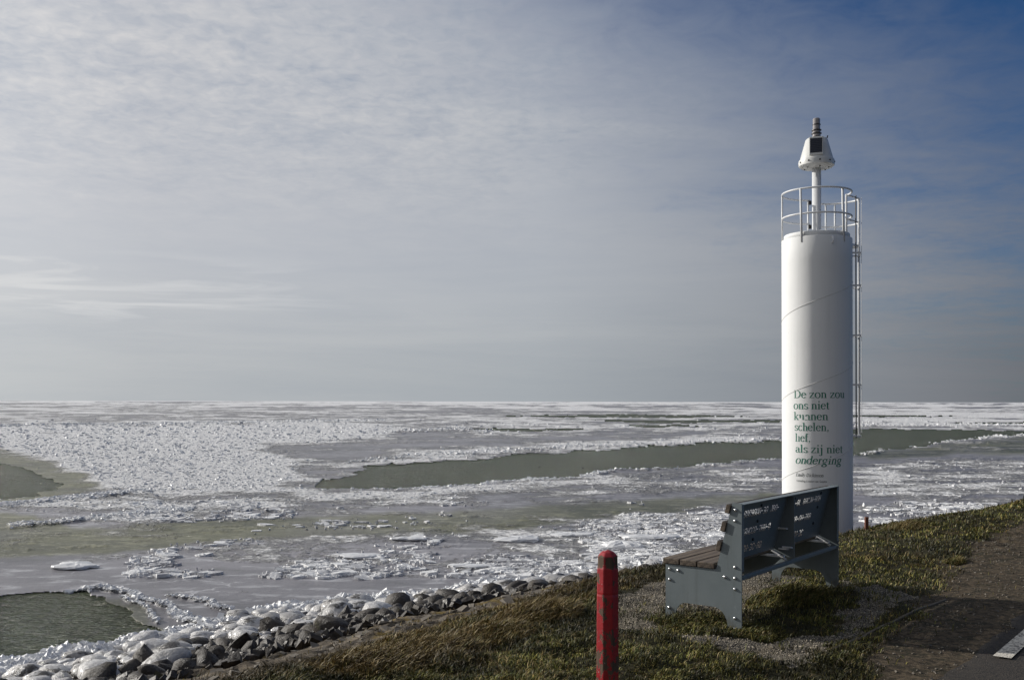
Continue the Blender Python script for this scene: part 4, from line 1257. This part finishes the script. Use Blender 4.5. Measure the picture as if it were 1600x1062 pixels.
def lay(text, em, x0, y0, italic=False, skip=(), target=None):
    polys = []; x = 0.0; adv = sum(G[c][0] for c in text)
    k = 1.0 if target is None else target/(adv*em)
    for ci, ch in enumerate(text):
        wd, strokes = G[ch]
        for si, st in enumerate(strokes):
            if (ci, si) in skip: continue
            L, Rr = [], []
            for i, (px, py, w_) in enumerate(st):
                a = st[max(i-1, 0)]; b_ = st[min(i+1, len(st)-1)]
                dx_, dy_ = b_[0]-a[0], b_[1]-a[1]; l = math.hypot(dx_, dy_) or 1
                nx, ny = -dy_/l*w_/2, dx_/l*w_/2
                L.append((px+nx, py+ny)); Rr.append((px-nx, py-ny))
            # split long straight strokes for wrapping
            for i in range(len(st)-1):
                for q_ in range(2):
                    f0, f1 = q_/2, (q_+1)/2
                    def lp(a, b_, f): return (a[0]+(b_[0]-a[0])*f, a[1]+(b_[1]-a[1])*f)
                    quad_ = [lp(L[i], L[i+1], f0), lp(L[i], L[i+1], f1), lp(Rr[i], Rr[i+1], f1), lp(Rr[i], Rr[i+1], f0)]
                    polys.append(([((x+p[0]+(p[1]*.22 if italic else 0))*em*k+x0, p[1]*em+y0) for p in quad_], len(polys)))
        x += wd
    return polys
def wrap_text(name, lines, mat):
    V = []; Fq = []
    for (polys) in lines:
        for pts, idx in polys:
            b0 = len(V); r = R + .0022 + (idx % 11)*.00008
            for (X_, Z_) in pts:
                ang = a0 + X_/R
                V.append((r*math.cos(ang), r*math.sin(ang), Z_-TB))
            Fq.append((b0, b0+1, b0+2, b0+3))
    me = np_mesh(name, np.array(V), np.array(Fq))
    o = link(name, me, tower, mats=[mat]); return o
def ax(px): return R*math.asin((px-1277.5)/55.5)
def tz(y): return (627-y)*(TY-R)/F
L_ = [('De zon zou', 1242, 1319, 620.5, ()), ('ons niet', 1241.5, 1296, 638, ()), ('kunnen', 1242, 1294.5, 655, ((1, 1), (1, 5), (2, 0), (2, 5))), ('schelen,', 1243, 1296, 672, ()),
      ('lief,', 1244, 1268, 689, ((1, 3),)), ('als zij niet', 1244.5, 1316, 706.5, ()), ('onderging', 1244, 1314, 724, ())]
for tx, xa, xb, yb, skip in L_:  # skip leaves out strokes, imitating glare over the letters
    it = tx == 'onderging'
    wrap_text('poem_line', [lay(tx, .232, ax(xa), tz(yb), it, skip, ax(xb)-ax(xa))], m_green)['kind'] = 'stuff'
wrap_text('poem_credit', [lay('Emily Dickinson', .098, ax(1245), tz(744), True, (), ax(1287)-ax(1245))], m_black)['kind'] = 'stuff'
wrap_text('poem_credit', [lay('Vertaling Louise van Santen', .060, ax(1245.5), tz(752.5), True, (), ax(1292)-ax(1245.5))], m_black)['kind'] = 'stuff'

# ------------------------------------------------------------------ bench
BX, BY = 1.617, 7.0
BZ = -1.615
bench = empty('bench', (BX, BY, BZ), math.atan2(.797, .603))
tag(bench, 'blue grey steel bench with dark wooden planks and a punched steel back, facing the lake', 'bench')
LEN = 2.0; PT = .010
def u_front(z): return .195-(z-.42)/(.90-.42)*.125      # front slope of the back
outline = [(0, 0), (0, .90), (.072, .90), (.195, .42), (.60, .42), (.60, 0), (.525, 0)]
for i in range(7):
    a = math.radians(180-15*i*1.0) 
arch = []
for i in range(8):          # front foot curve
    a = PI/2*i/7; arch.append((.525-.085*(1-math.cos(a)), .015+.135*math.sin(a)))
for i in range(8):          # rear foot curve
    a = PI/2*(1-i/7); arch.append((.105+.11*(1-math.cos(a)), .015+.135*math.sin(a)))
outline += arch[0:] + [(.10, 0)]
def plate(name, x0, x1, outl, parent, mat, bev=.0015):
    bm = bmesh.new()
    lo = [bm.verts.new((x0, u, z)) for u, z in outl]; hi = [bm.verts.new((x1, u, z)) for u, z in outl]
    bm.faces.new(lo); bm.faces.new(hi[::-1]); bm.normal_update()
    for i in range(len(outl)): j_ = (i+1) % len(outl); bm.faces.new((lo[i], hi[i], hi[j_], lo[j_]))
    bm.normal_update(); bmesh.ops.triangulate(bm, faces=[f for f in bm.faces if len(f.verts) > 4], ngon_method='EAR_CLIP')
    return link(name, bm_mesh(bm, name), parent, mats=[mat])
riv_me = None
def rivet_mesh():
    bm = bmesh.new(); add_lathe(bm, [(.0125, 0), (.0115, .004), (.008, .0085), (.003, .0105)], 14)
    me = bm_mesh(bm, 'rivet', True); me.transform(Matrix.Rotation(-PI/2, 4, 'Y')); me.materials.append(m_rivet); return me
riv_me = rivet_mesh()
RIV = [(.566, .385), (.496, .381), (.566, .308), (.570, .10), (.572, .027), (.128, .372), (.050, .449), (.050, .372), (.050, .295), (.050, .089), (.052, .014), (.046, .853), (.050, .776)]
for side, (x0, x1) in enumerate(((0, PT), (LEN-PT, LEN))):
    sp = plate('side_panel', x0, x1, outline, bench, m_steel)
    for (u, z) in RIV:
        if side == 1: o = bpy.data.objects.new('rivet', riv_me); o.rotation_euler = (0, 0, PI)
        else: o = bpy.data.objects.new('rivet', riv_me)
        COL.objects.link(o); o.parent = sp; o.location = (x0 if side == 0 else x1, u, z)
    # return flange along the rear edge, turned inwards
    bm = bmesh.new()
    fx0, fx1 = (x1, x1+.03) if side == 0 else (x0-.03, x0)
    add_box(bm, fx0, fx1, .0005, .006, .42, .885)
    link('edge_flange', bm_mesh(bm, 'edge_flange'), bench, mats=[m_steel])
mid_out = [(.006, .40), (.006, .872), (.064, .872), (.186, .41), (.585, .41), (.585, .02), (.50, .02), (.50, .13), (.44, .22), (.25, .25), (.17, .33), (.10, .395)]
mp = plate('centre_panel', .995, 1.005, mid_out, bench, m_steel)
# back sheet with punched lettering (real holes)
DOT = {
 '0': '01110 10001 10001 10001 10001 10001 01110', 'O': '01110 10001 10001 10001 10001 10001 01110', '1': '00100 01100 00100 00100 00100 00100 01110',
 '2': '11110 00001 00001 01110 10000 10000 11111', '3': '11110 00001 00001 01110 00001 00001 11110', '7': '11111 00001 00010 00100 00100 00100 00100',
 '8': '01110 10001 10001 01110 10001 10001 01110', '9': '01110 10001 10001 01111 00001 00001 01110', 'A': '01110 10001 10001 11111 10001 10001 10001',
 'B': '11110 10001 10001 11110 10001 10001 11110', 'C': '01110 10001 10000 10000 10000 10001 01110', 'D': '11110 10001 10001 10001 10001 10001 11110',
 'H': '10001 10001 10001 11111 10001 10001 10001', 'J': '00111 00001 00001 00001 00001 10001 01110', 'L': '10000 10000 10000 10000 10000 10000 11111',
 'U': '10001 10001 10001 10001 10001 10001 01110', 'W': '10001 10001 10001 10101 10101 10101 01010', 'S': '01111 10000 10000 01110 00001 00001 11110',
 'R': '11110 10001 10001 11110 10100 10010 10001', 'I': '01110 00100 00100 00100 00100 00100 01110', '-': '00000 00000 00000 11110 00000 00000 00000', ' ': '00000 00000 00000 00000 00000 00000 00000',
 'T': '11111 00100 00100 00100 00100 00100 00100'}
ROWS = [('CTA-880900D-30 JBO-', 'COBL-BL BACJH-BOH'), ('-2A88B7HCCO-7AW-O', 'TOH 2BB-OH-2BB'), ('JBOU 7BBH-3C-AO', '1-AO-OOBH-3C')]
def sheet_u(z): return u_front(z)-.016
pp = .0074
ztop, zbot = .872, .455
rows_z = [.800, .660, .527]       # centre of each text row
V = []; Fs = []
def q_add(x0, x1, z0, z1):
    b0 = len(V)
    for (x, z) in ((x0, z0), (x1, z0), (x1, z1), (x0, z1)): V.append((x, sheet_u(z), z))
    Fs.append((b0, b0+1, b0+2, b0+3))
X0, X1 = PT, LEN-PT
zprev = zbot
for ri in (2, 1, 0):
    zc_ = rows_z[ri]; zb = zc_-3.5*pp; zt = zc_+3.5*pp
    q_add(X0, X1, zprev, zb)
    colsx = []
    grid = {}
    for bay, xs0 in ((0, .04), (1, 1.03)):
        for ci, ch in enumerate(ROWS[ri][bay]):
            pat = DOT[ch].split()
            for r_ in range(7):
                for c_ in range(5):
                    if pat[r_][c_] == '1': grid[(bay, ci*6+c_, 6-r_)] = 1
    xcur = X0
    for bay, xs0 in ((0, .04), (1, 1.03)):
        ncol = len(ROWS[ri][bay])*6
        q_add(xcur, xs0, zb, zt)
        for c_ in range(ncol):
            xa = xs0+c_*pp
            q_add(xa+pp*.88, xa+pp, zb, zt)
            for r_ in range(7):
                za = zb+r_*pp
                q_add(xa, xa+pp*.88, za+pp*.88, za+pp)
                if (bay, c_, r_) not in grid: q_add(xa, xa+pp*.88, za, za+pp*.88)
        xcur = xs0+ncol*pp
    q_add(xcur, X1, zb, zt)
    zprev = zt
q_add(X0, X1, zprev, ztop)
back = link('back_sheet', np_mesh('back_sheet', np.array(V), np.array(Fs)), bench, mats=[m_steel])
# top fold of the sheet
bm = bmesh.new(); add_box(bm, PT, LEN-PT, .0, .066, .886, .892); add_box(bm, PT, LEN-PT, .058, .064, .872, .886)
link('top_fold', bm_mesh(bm, 'top_fold'), bench, mats=[m_steel])
# bolts in the sheet that hold the planks
bm = bmesh.new(); add_lathe(bm, [(.012, 0), (.012, .006), (.006, .009)], 10)
bme = bm_mesh(bm, 'plank_bolt'); bme.transform(Matrix.Rotation(PI/2, 4, 'X')); bme.materials.append(m_black_rubber)
for z in (.845, .725, .585):
    for x in (.50, 1.16, 1.75):
        o = bpy.data.objects.new('plank_bolt', bme); COL.objects.link(o); o.parent = back; o.location = (x, sheet_u(z)-.001, z)
# planks
for z0, z1 in ((.832, .882), (.700, .760), (.560, .620)):
    zc_ = (z0+z1)/2; bm = bmesh.new()
    add_box(bm, -.014, LEN+.014, -.018, .018, -(z1-z0)/2-.006, (z1-z0)/2+.006, .004)
    o = link('back_plank', bm_mesh(bm, 'back_plank'), bench, loc=(0, u_front(zc_)+.020, zc_), rot=(math.atan2(.125, .48), 0, 0), mats=[m_wood])
for k in range(3):
    u0 = .205+k*.140; bm = bmesh.new()
    add_box(bm, -.012, LEN+.012, -.066, .066, -.021, .021, .005)
    me = bm_mesh(bm, 'seat_plank'); link('seat_plank', me, bench, loc=(0, u0+.066, .4425+.001*k), mats=[m_wood])
# lower rail and brackets
bm = bmesh.new(); add_box(bm, PT, LEN-PT, .012, .047, .352, .380, .004); link('rear_rail', bm_mesh(bm, 'rear_rail'), bench, mats=[m_steel])
bm = bmesh.new(); add_box(bm, PT, LEN-PT, .560, .568, .255, .418, .001); link('front_rail', bm_mesh(bm, 'front_rail'), bench, mats=[m_steel])
def sbar(a, b_, r, name, mat=m_galv_sunlit):
    bm = bmesh.new(); add_tube(bm, [a, b_], r, 4); link(name, bm_mesh(bm, name), bench, mats=[mat])
for x in (.93, 1.93):
    bm = bmesh.new(); add_box(bm, x-.03, x, .055, .555, .405, .4205); link('seat_bracket', bm_mesh(bm, 'seat_bracket'), bench, mats=[m_galv_sunlit])
for x in (.935, 1.935): sbar((x, .165, .452), (x, .05, .382), .012, 'seat_strut')
for (u, z) in ((.06, .62), (.05, .46), (.02, .475)):  # pale loops shaped to stand for sunlit slots at the centre panel
    bm = bmesh.new()
    ps = [(.992, u, z), (.962, u, z+.004), (.962, u+.07, z+.004), (.992, u+.07, z-.002)]
    add_tube(bm, ps, .0075, 4)
    link('lit_slot_loop', bm_mesh(bm, 'lit_slot_loop'), bench, mats=[m_galv_sunlit])

# ------------------------------------------------------------------ posts
PXp, PYp = (950-800)/F*5.0, 5.0
pz = float(terr(*sn(PXp, PYp)))-.12
ptop = -(858-627)*5.0/F
H = ptop-pz
bm = bmesh.new()
Rp = .0545/math.cos(PI/8)*.985
SH = .96-H           # material heights assume the tip at .96
prof = [(Rp*1.0, -.0), (Rp*1.02, H*.45), (Rp*.99, H-.226), (Rp*.965, H-.222), (Rp*.965, H-.216), (Rp*.985, H-.212), (Rp*.965, H-.090), (Rp*.925, H-.084), (Rp*.90, H-.030), (Rp*.55, H-.010), (Rp*.12, H)]
prof = [(r, z+SH) for r, z in prof]
add_lathe(bm, prof, 8, rot0=.32)
bmesh.ops.bevel(bm, geom=[e for e in bm.edges], offset=.003, segments=1, affect='EDGES')
rp = link('red_post', bm_mesh(bm, 'red_post'), loc=(PXp, PYp, pz-SH), mats=[m_red])
tag(rp, 'weathered red eight sided wooden post with peeling paint in front of the bench', 'post')
Ys = 13.5; Xs = (1354.3-800)/F*Ys; zs = -(806-627)*Ys/F
gz_ = float(terr(*sn(Xs, Ys)))
bm = bmesh.new(); add_box(bm, -.022, .022, -.022, .022, gz_-.2-zs, 0, .003)
st_ = link('stake', bm_mesh(bm, 'stake'), loc=(Xs, Ys, zs), mats=[m_rust])
tag(st_, 'short thin rusty brown stake on the grass skyline right of the white tower', 'stake')
# water birds on the long lead
m_bird = mat_plain('dark_plumage', (.02, .02, .02), .7)
for px, py, lab, rz in ((843, 730, 'left one of two tiny dark water birds swimming in the long lead', .2), (911, 731, 'right one of two tiny dark water birds swimming in the long lead', 2.9)):
    Y = -F*SEA/(py-627); X = (px-800)/F*Y
    bm = bmesh.new()
    add_tube(bm, [(-.13, 0, .06), (-.09, 0, .045), (-.02, 0, .04), (.05, 0, .045), (.09, 0, .075), (.10, 0, .115), (.115, 0, .135), (.14, 0, .135), (.165, 0, .128)],
             [.008, .03, .055, .048, .026, .018, .022, .014, .003], 10)
    o = link('water_bird', bm_mesh(bm, 'water_bird', True), loc=(X, Y, SEA), rot=(0, 0, rz), mats=[m_bird]); o.scale = (.55, .55, .55)
    tag(o, lab, 'water bird', 'birds on the lead')
